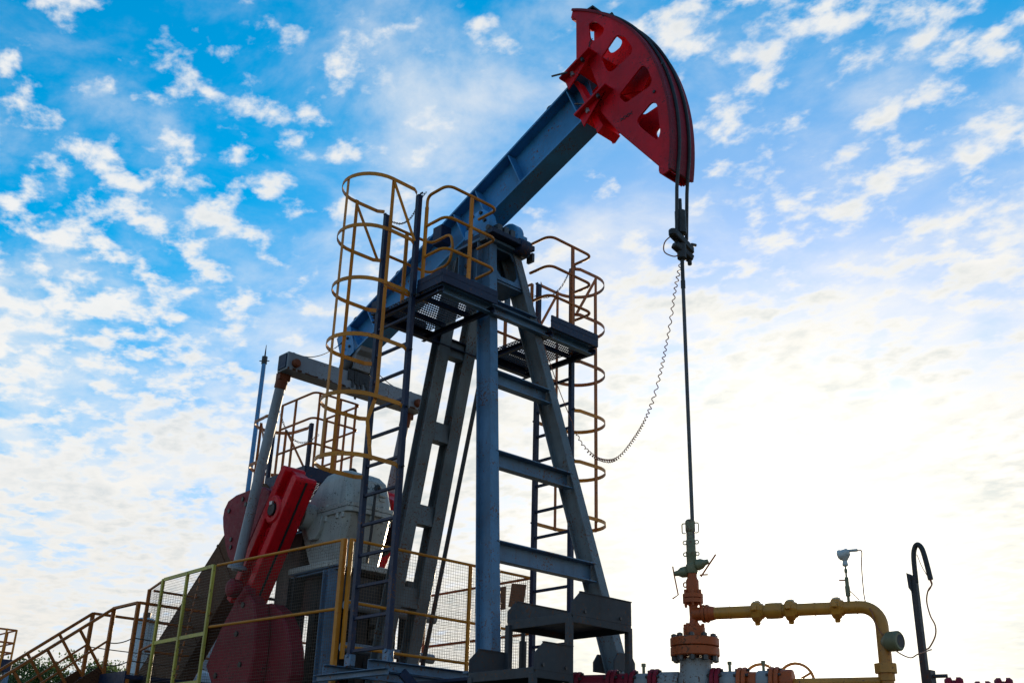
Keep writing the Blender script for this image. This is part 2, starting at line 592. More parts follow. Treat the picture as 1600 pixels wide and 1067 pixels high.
# samson post
AX = lambda z: 0.7188 - 0.2141 * z            # front legs, front face
AY = lambda z: 1.044 - 0.1428 * z             # half gap between front legs
RX = lambda z: -2.533 + 0.2088 * z            # rear legs
RY = 0.115
cap = G()
cap.box(-1.16, -0.60, -0.34, 0.34, 6.40, 6.435)
post = cap.build('samson_post', 'blue', unit, 0.004)
for s in (-1, 1):
    g = G()
    z0, z1 = 1.625, 6.398
    p = V((AX(z0) - 0.1075, s * (AY(z0) + 0.055), z0)); qv = V((AX(z1) - 0.1075, s * (AY(z1) + 0.055), z1))
    g.ext(p, qv, iprof(0.215, 0.11, 0.018, 0.014), (1, 0, 0))
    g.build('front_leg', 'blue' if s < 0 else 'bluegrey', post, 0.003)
    g = G()      # foot plate
    yc = s * (AY(z0) + 0.055)
    g.box(AX(z0) - 0.30, AX(z0) + 0.06, yc - 0.12, yc + 0.12, 1.602, 1.624)
    g.build('foot_plate', 'blue', post, 0.002)
    if s > 0:    # bolted splice collar on the far leg
        zc_ = 1.86
        yc = s * (AY(zc_) + 0.055)
        for dx in (-0.262, 0.004):
            g = G()
            g.prismx([(yc - 0.15, 1.78), (yc + 0.15, 1.78), (yc + 0.15, 1.87), (yc + 0.09, 1.95), (yc - 0.09, 1.95), (yc - 0.15, 1.87)], AX(zc_) + dx, AX(zc_) + dx + 0.018)
            g.build('splice_plate', 'plate', post, 0.002)
    g = G()
    z0, z1 = 1.604, 6.398
    p = V((RX(z0) - 0.08, s * (RY + 0.075), z0)); qv = V((RX(z1) - 0.06, s * (RY + 0.075), z1))
    g.ext(p, qv, iprof(0.16, 0.16, 0.014, 0.012), (1, 0, 0))
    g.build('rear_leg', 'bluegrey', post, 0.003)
# front cross bars: channels whose webs stand behind the front edge
for z, h in ((4.62, 0.16), (3.68, 0.17), (2.725, 0.19)):
    x = AX(z) - 0.055
    g = G()
    g.ext((x, -AY(z) - 0.02, z), (x, AY(z) + 0.02, z), cprof(h, 0.10, 0.012, 0.012), Z)
    g.build('cross_bar', 'blue', post, 0.002)
# rear spacers
for z in (5.38, 4.42, 3.50, 2.62):
    g = G()
    g.box(RX(z) - 0.145, RX(z) - 0.02, -RY - 0.005, RY + 0.005, z - 0.11, z + 0.11)
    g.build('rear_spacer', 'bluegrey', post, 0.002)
# head of the post: side plates, front portal plate, box inside
for s in (-1, 1):
    g = G()
    y = s * 0.245
    g.prism([(-1.13, 6.396), (-0.66, 6.396), (-0.60, 5.93), (-1.20, 5.93)], y - 0.008, y + 0.008)
    g.build('side_plate', 'blue', post, 0.002)
    for k in range(3):
        g = G()
        xx = -1.07 + 0.16 * k
        g.prism([(xx, 6.395), (xx + 0.012, 6.395), (xx + 0.012, 5.84), (xx, 5.84)], s * 0.255 if s > 0 else -0.335, 0.335 if s > 0 else -0.255)
        g.build('head_rib', 'blue', post)
    for zz in (6.20, 6.06):
        g = G()
        g.cyl((-1.0, s * 0.245, zz), (-1.0, s * 0.285, zz), 0.024, 6)
        g.build('bolt', 'steel', post)
outer = [(-0.25, 6.395), (0.25, 6.395), (0.285, 5.93), (-0.285, 5.93)]
inner = [(-0.12, 6.365), (0.10, 6.365), (0.155, 6.27), (0.17, 6.08), (0.10, 5.985), (-0.10, 5.985), (-0.175, 6.08), (-0.16, 6.27)]
pv, pf = plate_with_holes(outer, [inner], 0, 0.016)
g = G()
g.add([(AX(v[2]) - 0.035 + v[1], v[0], v[2]) for v in pv], pf)
g.build('portal_plate', 'blue', post)
g = G(); g.box(-0.93, AX(5.9) - 0.05, -0.236, 0.236, 5.905, 5.925); g.build('cross_plate', 'blue', post)
g = G(); g.box(-0.95, -0.935, -0.235, 0.235, 5.93, 6.396); g.build('inner_plate', 'blue', post)
for s in (-1, 1):
    g = G(); g.box(-0.66, -0.56, s * 0.365 - 0.02, s * 0.365 + 0.02, 6.34, 6.45); g.cyl((-0.6, s * 0.30, 6.436), (-0.6, s * 0.30, 6.53), 0.025, 8); g.cyl((-0.6, s * 0.30 - 0.03, 6.53), (-0.6, s * 0.30 + 0.05, 6.53), 0.035, 8)
    g.build('grease_fitting', 'steel', post, 0.004)
# platform bearers (long beams carrying both service platforms)
for x in (-0.385, -1.42):
    g = G()
    g.ext((x, -1.134, 5.41), (x, 1.134, 5.41), cprof(0.11, 0.07, 0.010, 0.010), Z)
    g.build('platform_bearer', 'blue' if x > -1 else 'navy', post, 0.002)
g = G(); g.ext((-0.47, -0.33, 5.53), (-0.47, 0.33, 5.53), cprof(0.11, 0.07, 0.01, 0.01)); g.build('cross_bar', 'blue', post, 0.002)

# saddle bearing
PX, PZ = -0.72, 6.70
g = G()
g.box(-1.02, -0.50, -0.33, 0.33, 6.437, 6.50)
sad = g.build('saddle_bearing', 'navy', unit, 0.006)
for s in (-1, 1):
    g = G()
    g.lathe((PX - 0.1, s * 0.15, PZ - 0.04), (0, s, 0), [(0.17, 0), (0.19, 0.02), (0.19, 0.12), (0.16, 0.14), (0.12, 0.15), (0.06, 0.17)], 22)
    g.box(PX - 0.30, PX + 0.12, s * 0.22 - 0.08, s * 0.22 + 0.08, 6.502, 6.64)
    h = g.build('bearing_housing', 'beamblue', sad, 0.005)
    for k in range(6):
        a = k * pi / 3
        gg = G(); gg.hexbolt((PX - 0.1 + 0.14 * cos(a), s * 0.285, PZ - 0.04 + 0.14 * sin(a)), (0, s, 0), 0.022, 0.035); gg.build('bolt', 'black', h)
g = G()
for k, yy in enumerate((-0.20, -0.10, 0.0)):
    g.box(-0.62, -0.52, yy - 0.035, yy + 0.035, 6.502, 6.59)
g.build('clamp_block', 'steel', sad, 0.006)
g = G(); g.lathe((-0.58, 0.10, 6.46), (0, 1, 0), [(0.02, 0), (0.09, 0.01), (0.10, 0.04), (0.10, 0.16), (0.07, 0.19), (0.02, 0.20)], 20); g.build('bearing_cap', 'navy', sad)

# walking beam
TOP = lambda x: 7.79 + 0.44 * x
BOT = lambda x: 7.16 + 0.40 * x
XT, XH = -3.66, 0.80
g = G()
g.prism([(XT + 0.02, TOP(XT + 0.02) - 0.012), (XH - 0.16, TOP(XH - 0.16) - 0.012), (XH, BOT(XH) + 0.012), (XT + 0.14, BOT(XT + 0.14) + 0.012)], -0.011, 0.011)
beam = g.build('walking_beam', 'beamblue', unit)
def flange(name, x0, x1, fn, dz):
    g = G()
    sl = (fn(x1) - fn(x0)) / (x1 - x0)
    nx, nz = -sl / sqrt(1 + sl * sl), 1 / sqrt(1 + sl * sl)
    poly = [(x0, fn(x0)), (x1, fn(x1)), (x1 + nx * dz, fn(x1) + nz * dz), (x0 + nx * dz, fn(x0) + nz * dz)]
    g.prism(poly, -0.14, 0.14)
    return g.build(name, 'beamblue', beam)
flange('top_flange', XT, XH - 0.16, TOP, -0.026)
flange('bottom_flange', XT + 0.12, XH, BOT, 0.026)
for x in (0.52, -0.42, -0.98, -1.36, -3.02, -3.36):
    for s in (-1, 1):
        g = G()
        dx = 0.2
        yi, yo = (0.0125, 0.132) if s > 0 else (-0.132, -0.0125)
        xa, xb = x - 0.10, x + 0.12
        g.prism([(xb, BOT(xb) + 0.03), (xb + 0.014, BOT(xb) + 0.036), (xa + 0.014, TOP(xa) - 0.030), (xa, TOP(xa) - 0.036)], yi, yo)
        g.build('stiffener', 'beamblue', beam)
# rear cover plates near the tail
for s in (-1, 1):
    g = G()
    y0, y1 = (0.15, 0.158) if s > 0 else (-0.158, -0.15)
    g.prism([(-3.70, TOP(-3.70) - 0.03), (-3.42, TOP(-3.42) - 0.04), (-3.28, BOT(-3.28) + 0.05), (-3.28, BOT(-3.28) - 0.02), (-3.52, BOT(-3.52) - 0.03)], y0, y1)
    tl = g.build('tail_plate', 'beamblue', beam)
    for x, z in ((-3.55, 6.02), (-3.44, 6.06), (-3.38, 5.93), (-3.50, 5.92)):
        gg = G(); gg.hexbolt((x, s * 0.158, z), (0, s, 0), 0.02, 0.02); gg.build('bolt', 'black', tl) if False else gg.build('bolt', 'black', beam)
for x in (-3.4, -2.55, -1.95, 0.12):
    g = G()
    c = V((x, -0.09, TOP(x) + 0.035))
    g.tube([c + V((0.04 * cos(a * pi / 5), 0, 0.04 * sin(a * pi / 5))) for a in range(10)], 0.010, 6, True)
    g.build('lifting_eye', 'steel', beam)
g = G(); g.box(-1.62, -1.46, -0.30, -0.142, BOT(-1.6) + 0.16, BOT(-1.6) + 0.40); g.build('junction_box', 'navy', beam, 0.006)

# tail bearing
g = G()
g.prism([(-3.62, 5.76), (-3.16, 5.90), (-3.18, 5.84), (-3.26, 5.80), (-3.30, 5.62), (-3.56, 5.62), (-3.58, 5.72), (-3.64, 5.70)], -0.13, 0.13)
tb = g.build('tail_bearing', 'grey', unit, 0.006)
g = G(); g.lathe((-3.42, -0.2, 5.70), (0, 1, 0), [(0.05, 0), (0.09, 0.01), (0.115, 0.03), (0.115, 0.37), (0.09, 0.39), (0.05, 0.40)], 18); g.build('bearing_shell', 'black', tb)
# grease run on the middle of the equalizer
g = G()
for k in range(16):
    y = -0.17 + 0.022 * k + random.uniform(-.006, .006)
    h = random.uniform(0.12, 0.30)
    g.ext((-3.325, y, 5.60), (-3.318, y + random.uniform(-.01, .01), 5.60 - h), rprof(random.uniform(.02, .034), 0.012), (1, 0, 0))
    g.ext((-3.56, y, 5.60), (-3.56, y, 5.60 - h), rprof(random.uniform(.02, .034), 0.012), (1, 0, 0))
tag(g.build('grease_run', 'black', tb), None, None, kind='stuff')

# equalizer beam
EX, EZ = -3.44, 5.46
g = G(); g.box(EX - 0.11, EX + 0.11, -1.06, 1.06, EZ - 0.115, EZ + 0.115)
eq = g.build('equalizer_beam', 'grey', unit, 0.006)
for s in (-1, 1):
    g = G(); g.box(EX - 0.085, EX + 0.085, s * 1.068 - 0.006, s * 1.068 + 0.006, EZ - 0.09, EZ + 0.09); g.build('end_plate', 'navy', eq)
    g = G(); g.lathe((EX + 0.112, s * 0.95, EZ - 0.02), (1, 0, 0), [(0.055, 0), (0.055, 0.04), (0.04, 0.06), (0.01, 0.062)], 12); g.build('pin', 'rust', eq)
    g = G(); c = V((EX, s * 0.92, EZ + 0.135)); g.tube([c + V((0, 0.028 * cos(a * pi / 5), 0.028 * sin(a * pi / 5))) for a in range(10)], 0.007, 6, True); g.build('lifting_eye', 'steel', eq)
g = G()
for a, b, sag in (((EX, -0.92, EZ + 0.16), (-3.55, -0.15, 6.05), 0.12), ((EX, 0.92, EZ + 0.16), (-3.5, 0.15, 5.95), 0.12)):
    a, b = V(a), V(b)
    g.tube([a.lerp(b, t / 14) - Z * sag * 4 * (t / 14) * (1 - t / 14) for t in range(15)], 0.006, 5)
g.build('safety_rope', 'black', eq)
g = G()
for k in range(26):
    y = -1.02 + 2.04 * k / 25 + random.uniform(-.03, .03)
    g.box(EX + 0.1105, EX + 0.114, y - random.uniform(.01, .05), y + random.uniform(.01, .05), EZ - 0.112, EZ - 0.112 + random.uniform(.008, .03))
g.build('rust_edge', 'brown', eq)

# pitman arms, cranks, counterweights
WP = V((-4.16, 0, 2.84)); HUB = V((-3.62, 0, 3.70))
cd = (WP - HUB); cd.y = 0; cd.normalize(); cw = V((-cd.z, 0, cd.x)) * -1      # along crank, across crank (towards +X)
if cw.x < 0:
    cw = -cw
def crank_side(s):
    y_out, y_in = s * 0.85, s * 0.56
    f = G()
    f.cyl((-3.55, s * 0.965, 5.40), (-4.09, s * 0.965, 3.02), 0.062, 14)
    pit = f.build('pitman_arm', 'grey', unit)
    f = G(); f.box(-3.60, -3.50, s * 0.965 - 0.075, s * 0.965 + 0.075, 5.27, 5.36); f.cyl((-3.55, s * 0.965, 5.36), (-3.60, s * 0.965, 5.18), 0.075, 14); f.build('rusted_collar', 'rust', pit, 0.004)
    f = G(); f.lathe((-4.075, s * 0.965, 3.09), (-0.22, 0, -0.97), [(0.062, 0), (0.10, 0.012), (0.115, 0.02), (0.115, 0.05), (0.06, 0.052)], 16); f.build('flange', 'grey', pit)
    f = G(); f.lathe((-4.15, s * 0.87, 2.83), (0, s, 0), [(0.09, 0), (0.10, 0.01), (0.105, 0.06), (0.105, 0.12), (0.08, 0.14), (0.04, 0.145)], 20); f.build('wrist_bearing', 'redold', pit)
    # crank body: web with two raised rails
    W2 = 0.215
    top, bot = -0.50, 1.25
    def pt(a, b): return HUB + cd * a + cw * b
    def slab(a0, a1, b0, b1, ya, yb, ch=0.0):
        f = G()
        poly = [(a0 + ch, b0), (a1, b0), (a1, b1), (a0 + ch, b1)] if ch == 0 else [(a0 + ch, b0), (a1, b0), (a1, b1), (a0 + ch, b1), (a0, b1 - ch), (a0, b0 + ch)]
        P = [pt(a, b) for a, b in poly]
        f.prism([(p.x, p.z) for p in P], min(ya, yb), max(ya, yb))
        return f
    cr = slab(top + .02, bot, -W2 + 0.09, W2 - 0.09, s * 0.60, s * 0.76).build('crank', 'red', unit, 0.004)
    for b0, b1 in ((-W2, -W2 + 0.12), (W2 - 0.12, W2)):
        slab(top, bot, b0, b1, y_in, y_out, 0.03).build('crank_rail', 'red', cr, 0.010)
    # groove line along the outer side of the crank (+X face)
    f = G(); p = pt(top + 0.04, W2 + 0.001); q2 = pt(bot, W2 + 0.001)
    f.ext((p.x, s * 0.70, p.z), (q2.x, s * 0.70, q2.z), rprof(0.028, 0.012), cw); f.build('groove_strip', 'black', cr)
    f = G(); c = pt(0, 0)
    f.lathe((c.x, s * 0.72, c.z), (0, s, 0), [(0.17, 0), (0.17, 0.13), (0.15, 0.15), (0.10, 0.15), (0.09, 0.12)], 22)
    hub = f.build('crank_hub', 'red', cr)
    f = G(); f.cyl((c.x, s * 0.50, c.z), (c.x, s * 0.885, c.z), 0.075, 16); f.build('shaft_end', 'black', cr)
    f = G(); f.box(c.x - 0.03, c.x + 0.03, s * 0.885 - 0.012, s * 0.885 + 0.012, c.z + 0.05, c.z + 0.09); f.build('key', 'bright', cr)
    for a in (0.30, 0.52, 0.74):
        f = G(); c = pt(a, 0); f.lathe((c.x, s * 0.755, c.z), (0, s, 0), [(0.075, 0), (0.075, 0.03), (0.045, 0.032), (0.04, 0.015)], 16); f.build('pin_boss', 'red', cr)
    # counterweights bolted to the edges of the crank
    up1 = [(-4.30, 3.22), (-4.56, 3.22), (-4.66, 3.29), (-4.77, 3.46), (-4.88, 3.69), (-4.92, 3.82), (-4.91, 3.93), (-4.83, 4.03), (-4.66, 4.07), (-4.28, 4.08), (-4.02, 4.06), (-3.86, 3.99), (-3.83, 3.90)]
    f = G(); f.prism(up1, min(s * 0.55, s * 0.80), max(s * 0.55, s * 0.80)); w1 = f.build('counterweight', 'redold', unit, 0.015)
    for x, z in ((-4.76, 3.88), (-4.62, 3.50), (-4.60, 3.40), (-4.36, 3.90), (-4.45, 3.98)):
        f = G(); f.cyl((x, s * 0.80, z), (x, s * 0.815, z), 0.028, 8); f.build('bolt', 'black', w1)
    f = G(); f.prism([(-4.30, 3.95), (-4.02, 4.02), (-3.95, 4.14), (-4.25, 4.16)], min(s * 0.45, s * 0.55), max(s * 0.45, s * 0.55)); f.build('lug', 'redold', w1)
    lo1 = [(-4.14, 2.74), (-3.88, 2.74), (-3.72, 2.62), (-3.62, 2.35), (-3.60, 2.05), (-3.63, 1.78), (-3.75, 1.55), (-4.05, 1.47), (-4.32, 1.60), (-4.50, 1.80), (-4.66, 1.98), (-4.60, 2.10), (-4.42, 2.40), (-4.24, 2.60)]
    lo2 = [(-3.95, 2.66), (-3.70, 2.64), (-3.48, 2.53), (-3.30, 2.33), (-3.18, 2.08), (-3.14, 1.82), (-3.22, 1.58), (-3.42, 1.45), (-3.70, 1.47), (-4.0, 1.6)]
    f = G(); f.prism(lo1, min(s * 0.70, s * 0.90), max(s * 0.70, s * 0.90)); w2 = f.build('counterweight', 'redold', unit, 0.02)
    f = G(); f.prism(lo2, min(s * 0.50, s * 0.695), max(s * 0.50, s * 0.695)); f.build('counterweight', 'redold', unit, 0.02)
    for x, z in ((-4.38, 1.86), (-3.86, 1.95), (-4.02, 2.30), (-3.95, 2.62)):
        f = G(); f.cyl((x, s * 0.90, z), (x, s * 0.918, z), 0.032, 8); f.build('bolt', 'black', w2)
    f = G(); f.cyl((-4.05, s * 0.86, 2.68), (-3.90, s * 0.86, 2.80), 0.075, 12); f.build('clamp_screw', 'redold', w2)
crank_side(-1)
crank_side(1)

# gear reducer
def loft(rects):
    """rects: list of (x0,x1,y half,z)"""
    f = G()
    vs, fs = [], []
    for x0, x1, yh, z in rects:
        c = min(0.06, yh * 0.3)
        vs += [(x0 + c, -yh, z), (x1 - c, -yh, z), (x1, -yh + c, z), (x1, yh - c, z), (x1 - c, yh, z), (x0 + c, yh, z), (x0, yh - c, z), (x0, -yh + c, z)]
    for i in range(len(rects) - 1):
        fs += [(i * 8 + k, i * 8 + (k + 1) % 8, i * 8 + 8 + (k + 1) % 8, i * 8 + 8 + k) for k in range(8)]
    fs += [tuple(range(8))[::-1], tuple(range((len(rects) - 1) * 8, len(rects) * 8))]
    return f.add(vs, fs)
gear = loft([(-3.58, -3.02, 0.32, 3.08), (-3.62, -2.99, 0.32, 3.14), (-3.90, -2.84, 0.33, 3.66)]).build('gear_reducer', 'cream', unit, 0.006)
g = loft([(-3.84, -2.84, 0.325, 3.775), (-3.80, -2.85, 0.32, 3.86), (-3.58, -2.92, 0.30, 4.10), (-3.50, -3.02, 0.27, 4.19), (-3.44, -3.10, 0.22, 4.225)])
cover = g.build('gear_cover', 'cream', gear, 0.012)
g = loft([(-3.92, -2.80, 0.35, 3.66), (-3.92, -2.80, 0.35, 3.715)]); g.build('lower_flange', 'cream', gear, 0.004)
g = loft([(-3.92, -2.80, 0.35, 3.72), (-3.92, -2.80, 0.35, 3.772)]); g.build('upper_flange', 'cream', gear, 0.004)
for s in (-1, 1):
    for x in (-3.80, -3.68, -3.40, -3.28, -3.04, -2.93):
        g = G(); g.cyl((x, s * 0.325, 3.60), (x, s * 0.325, 3.66), 0.030, 10); g.build('flange_bolt', 'cream', gear); g = G(); g.cyl((x, s * 0.325, 3.773), (x, s * 0.325, 3.80), 0.022, 6); g.build('flange_nut', 'cream', gear)
    g = G(); g.prism([(-3.62, 3.66), (-3.60, 3.50), (-3.52, 3.40), (-3.40, 3.40), (-3.32, 3.50), (-3.30, 3.66)], s * 0.33 - 0.05, s * 0.33 + 0.05); g.cyl((HUB.x, s * 0.3, HUB.z), (HUB.x, s * 0.5, HUB.z), 0.16, 20); g.build('shaft_housing', 'cream', gear, 0.004)
for y in (-0.16, 0.0, 0.16):
    g = G(); g.cyl((-2.83, y, 3.60), (-2.83, y, 3.66), 0.026, 10); g.build('flange_bolt', 'cream', gear); g = G(); g.cyl((-2.83, y, 3.773), (-2.83, y, 3.80), 0.02, 6); g.build('flange_nut', 'cream', gear)
for y in (-0.12, 0.15):
    g = G(); g.box(-2.90, -2.84, y - 0.04, y + 0.04, 3.86, 3.90); g.cyl((-2.86, y - 0.04, 3.93), (-2.86, y + 0.05, 3.93), 0.025, 10); g.build('lifting_lug', 'cream', cover, 0.003) if False else g.build('lifting_lug', 'cream', gear, 0.003)
g = G(); g.box(-3.40, -3.20, -0.10, 0.10, 4.21, 4.235); g.cyl((-3.30, 0, 4.235), (-3.30, 0, 4.29), 0.06, 12); g.ball((-3.30, 0, 4.30), 0.05, 10, 0.6); g.build('breather', 'black', gear)
g = G(); g.box(-3.56, -3.52, -0.296, -0.286, 3.98, 4.06); g.build('oil_plug', 'black', gear)
g = G(); g.box(-3.78, -2.80, -0.46, 0.46, 3.01, 3.078); g.build('gear_base_plate', 'cream', gear, 0.005)
g = G(); g.tube(curve_path([(-2.84, 0.06, 4.02), (-2.80, 0.02, 3.98), (-2.79, 0.0, 3.85), (-2.79, -0.01, 3.5), (-2.82, -0.02, 3.1)]), 0.018, 8); g.ball((-2.82, 0.05, 4.0), 0.045); g.build('oil_hose', 'black', gear)
# gear stand
g = G(); g.ext((-3.72, -0.40, 2.985), (-2.74, -0.40, 2.985), iprof(0.05, 0.10, 0.012, 0.012))
stand = g.build('gear_stand', 'blue', unit, 0.003)
g = G(); g.ext((-3.72, 0.40, 2.985), (-2.74, 0.40, 2.985), iprof(0.05, 0.10, 0.012, 0.012)); g.build('stand_beam', 'blue', stand, 0.003)
for x, y in ((-2.88, -0.46), (-2.88, 0.40), (-3.62, -0.44), (-3.62, 0.40), (-3.25, 0.42), (-3.25, -0.10)):
    g = G(); g.ext((x, y, 1.604), (x, y, 2.958), iprof(0.13, 0.13, 0.014, 0.012), (1, 0, 0)); g.build('stand_column', 'blue' if (x, y) == (-2.88, -0.46) else 'black', stand, 0.003)  # all but the blue column are blackened to imitate shade under the gearbox
for z in (2.10, 2.55):
    g = G(); g.cyl((-2.6, -0.42, z), (-2.6, 0.85, z), 0.055, 14); g.build('brace_pipe', 'grey', stand)
g = G()
for a, b in (((-3.60, -0.2, 1.85), (-3.1, -0.2, 2.93)), ((-3.35, 0.1, 1.85), (-3.55, 0.1, 2.93)), ((-4.3, 0.25, 1.9), (-3.4, 0.25, 2.7)), ((-3.0, 0.2, 1.85), (-3.35, 0.2, 2.93))):
    g.bar(a, b, 0.09, 0.14)
g.box(-4.1, -3.0, 0.30, 0.36, 2.18, 2.30)
g.box(-4.1, -3.0, 0.30, 0.36, 2.42, 2.46)
g.build('stand_brace', 'black', stand, 0.003)  # black members, partly added to thicken the shade below the gearbox
g = G(); g.box(-3.66, -2.92, -0.30, 0.36, 2.56, 2.955); g.build('shade_box', 'black', stand, 0.01)  # added dark box that shuts out the sky under the gearbox
for x, y in ((-3.42, -0.25), (-3.05, 0.12), (-3.85, 0.30), (-2.75, 0.55)):
    g = G(); g.box(x - 0.06, x + 0.06, y - 0.06, y + 0.06, 1.604, 2.958); g.build('stand_column', 'black', stand)  # extra columns, added only as dark mass under the gearbox
g = G(); g.box(-4.45, -3.90, -0.22, 0.30, 2.70, 3.62); g.build('shade_backing', 'black', stand, 0.03)  # added black box hiding the sky between crank and gearbox
g = G(); g.box(-4.2, -2.6, 0.60, 0.66, 1.604, 2.05); g.build('shade_panel', 'black', stand)  # added dark panel, deepens the shade low behind the stand
g = G(); g.lathe((-3.5, 0.5, 3.68), (0, 1, 0), [(0.10, 0), (0.10, 0.15), (0.30, 0.16), (0.30, 0.2), (0.10, 0.21)], 20); g.build('brake_drum', 'steel', gear)

# belt guard and motor at the rear
g = G()
cxy = (-4.75, 3.98); rr = 0.34
d2 = V((-0.73, 0, -0.68)).normalized(); nrm = V((d2.z, 0, -d2.x))
up_pts = []
for k in range(9):
    a = pi * k / 8
    p = V((cxy[0], 0, cxy[1])) + nrm * (-cos(a)) * rr - d2 * sin(a) * rr
    up_pts.append((p.x, p.z))
end = V((cxy[0], 0, cxy[1])) + d2 * 4.0
lo_pts = [((end + nrm * 0.52).x, (end + nrm * 0.52).z), ((end - nrm * 0.52).x, (end - nrm * 0.52).z)]
g.prism(up_pts + lo_pts, -0.42, -0.20)
bgd = g.build('belt_guard', 'brown', unit, 0.006)
for t in (0.9, 1.9, 2.9):
    c = V((cxy[0], 0, cxy[1])) + d2 * t
    g = G(); w_ = rr + 0.045 * t
    a, b = c + nrm * w_, c - nrm * w_
    g.bar((a.x, -0.425, a.z), (b.x, -0.425, b.z), 0.03, 0.008, (0, 1, 0)); g.build('guard_strap', 'brown', bgd)
g = G(); g.lathe((-7.35, -0.1, 1.98), (0, 1, 0), [(0.12, 0), (0.24, 0.02), (0.26, 0.08), (0.26, 0.60), (0.24, 0.68), (0.1, 0.72)], 24); g.box(-7.6, -7.1, 0.0, 0.6, 1.604, 1.9); g.build('motor', 'tank', unit)
g = G(); g.box(-5.6, -5.3, -0.10, 0.10, 1.604, 3.2); g.build('brake_post', 'steel', unit, 0.01)

# horsehead
CX, CZ, RA = -0.72, 6.70, 2.63
arc = [(CX + RA * cos(radians(a)), CZ + RA * sin(radians(a))) for a in [-9.2 + 70.4 * k / 40 for k in range(41)]]
rest = [(0.517, 8.90), (0.60, 8.845), (0.605, 8.265), (0.80, 8.10), (1.0, 7.55), (0.965, 7.40), (1.219, 7.02), (1.727, 6.39), (1.725, 6.316), (1.778, 6.26)]
outl = arc + rest
holes = [[(0.80, 8.65), (0.89, 8.63), (1.02, 8.46), (0.99, 8.40), (0.88, 8.38), (0.82, 8.45)],
         [(1.20, 8.25), (1.30, 8.18), (1.41, 7.97), (1.38, 7.91), (1.13, 7.84), (1.07, 7.89), (0.99, 8.08)],
         [(1.55, 7.67), (1.61, 7.59), (1.66, 7.43), (1.63, 7.38), (1.33, 7.34), (1.24, 7.47)],
         [(1.66, 7.15), (1.72, 7.10), (1.75, 6.77), (1.71, 6.70), (1.50, 6.96), (1.47, 7.04)]]
def shrink(p):      # two passes of corner rounding
    mx_, mz_ = sum(a for a, b in p) / len(p), sum(b for a, b in p) / len(p)
    v = [V((mx_ + (a - mx_) * 1.10, 0, mz_ + (b - mz_) * 1.10)) for a, b in p]
    return [(c.x, c.z) for c in rnd(v, 0.045, 3, True)]
holes = [shrink(h) for h in holes]
vs, fs = plate_with_holes(outl, holes, -0.15, 0.020)
g = G(); g.add(vs, fs)
head = g.build('horsehead', 'red', unit)
far_holes = holes
vs, fs = plate_with_holes(outl, far_holes, 0.15, 0.020)
g = G(); g.add(vs, fs); g.build('far_side_plate', 'red', head)
g = G()       # curved front face the ropes lie on
vs, fs = [], []
for k in range(41):
    a = radians(-9.2 + 70.4 * k / 40)
    for r in (RA - 0.022, RA + 0.006):
        for y in (-0.18, 0.185):
            vs.append((CX + r * cos(a), y, CZ + r * sin(a)))
for k in range(40):
    o = 4 * k
    fs += [(o, o + 1, o + 5, o + 4), (o + 2, o + 6, o + 7, o + 3), (o, o + 4, o + 6, o + 2), (o + 1, o + 3, o + 7, o + 5)]
fs += [(0, 2, 3, 1), (160, 161, 163, 162)]
g.add(vs, fs); g.build('arc_plate', 'redold', head)
g = G()
for p, q2 in zip([arc[-1]] + rest, rest):
    if p in ((0.80, 8.10), (1.0, 7.55), (0.60, 8.845)):
        continue
    g.ext((p[0], -0.139, p[1]), (p[0], 0.139, p[1]), rprof(0.02, 0.02)) if False else None
    d_ = V((q2[0] - p[0], 0, q2[1] - p[1])); nn = V((-d_.z, 0, d_.x)).normalized() * -0.012
    g.add([(p[0], -0.139, p[1]), (q2[0], -0.139, q2[1]), (q2[0], 0.139, q2[1]), (p[0], 0.139, p[1]),
           (p[0] + nn.x, -0.139, p[1] + nn.z), (q2[0] + nn.x, -0.139, q2[1] + nn.z), (q2[0] + nn.x, 0.139, q2[1] + nn.z), (p[0] + nn.x, 0.139, p[1] + nn.z)],
          [(0, 1, 2, 3), (4, 7, 6, 5), (0, 4, 5, 1), (1, 5, 6, 2), (2, 6, 7, 3), (3, 7, 4, 0)])
g.build('rim_plate', 'red', head)
g = G(); g.prism([(1.05, 7.62), (1.42, 7.50), (1.62, 7.72), (1.58, 7.92), (1.22, 8.06), (1.08, 7.90)], -0.02, 0.0); g.build('inner_web', 'red', head)
for c in ((1.62, 7.33, 'a'), (1.74, 7.62, 'b')):
    g = G(); g.hexbolt((c[0] + 0.08, -0.16, c[1] - 0.06), (0, -1, 0), 0.018, 0.012); g.build('bolt', 'black', head)
g = G()       # small crossed welding marks burnt on the plate
for (mx, mz, ang) in ((1.27, 7.15, 0.1), (0.79, 8.30, 1.2)):
    for k in range(3):
        c = V((mx + 0.055 * k * cos(ang), -0.163, mz + 0.055 * k * sin(ang)))
        for a in (0.6, -0.7):
            dv = V((cos(ang + a), 0, sin(ang + a))) * 0.032
            g.bar(c - dv, c + dv, 0.008, 0.004, (0, 1, 0))
g.build('weld_mark', 'black', head)
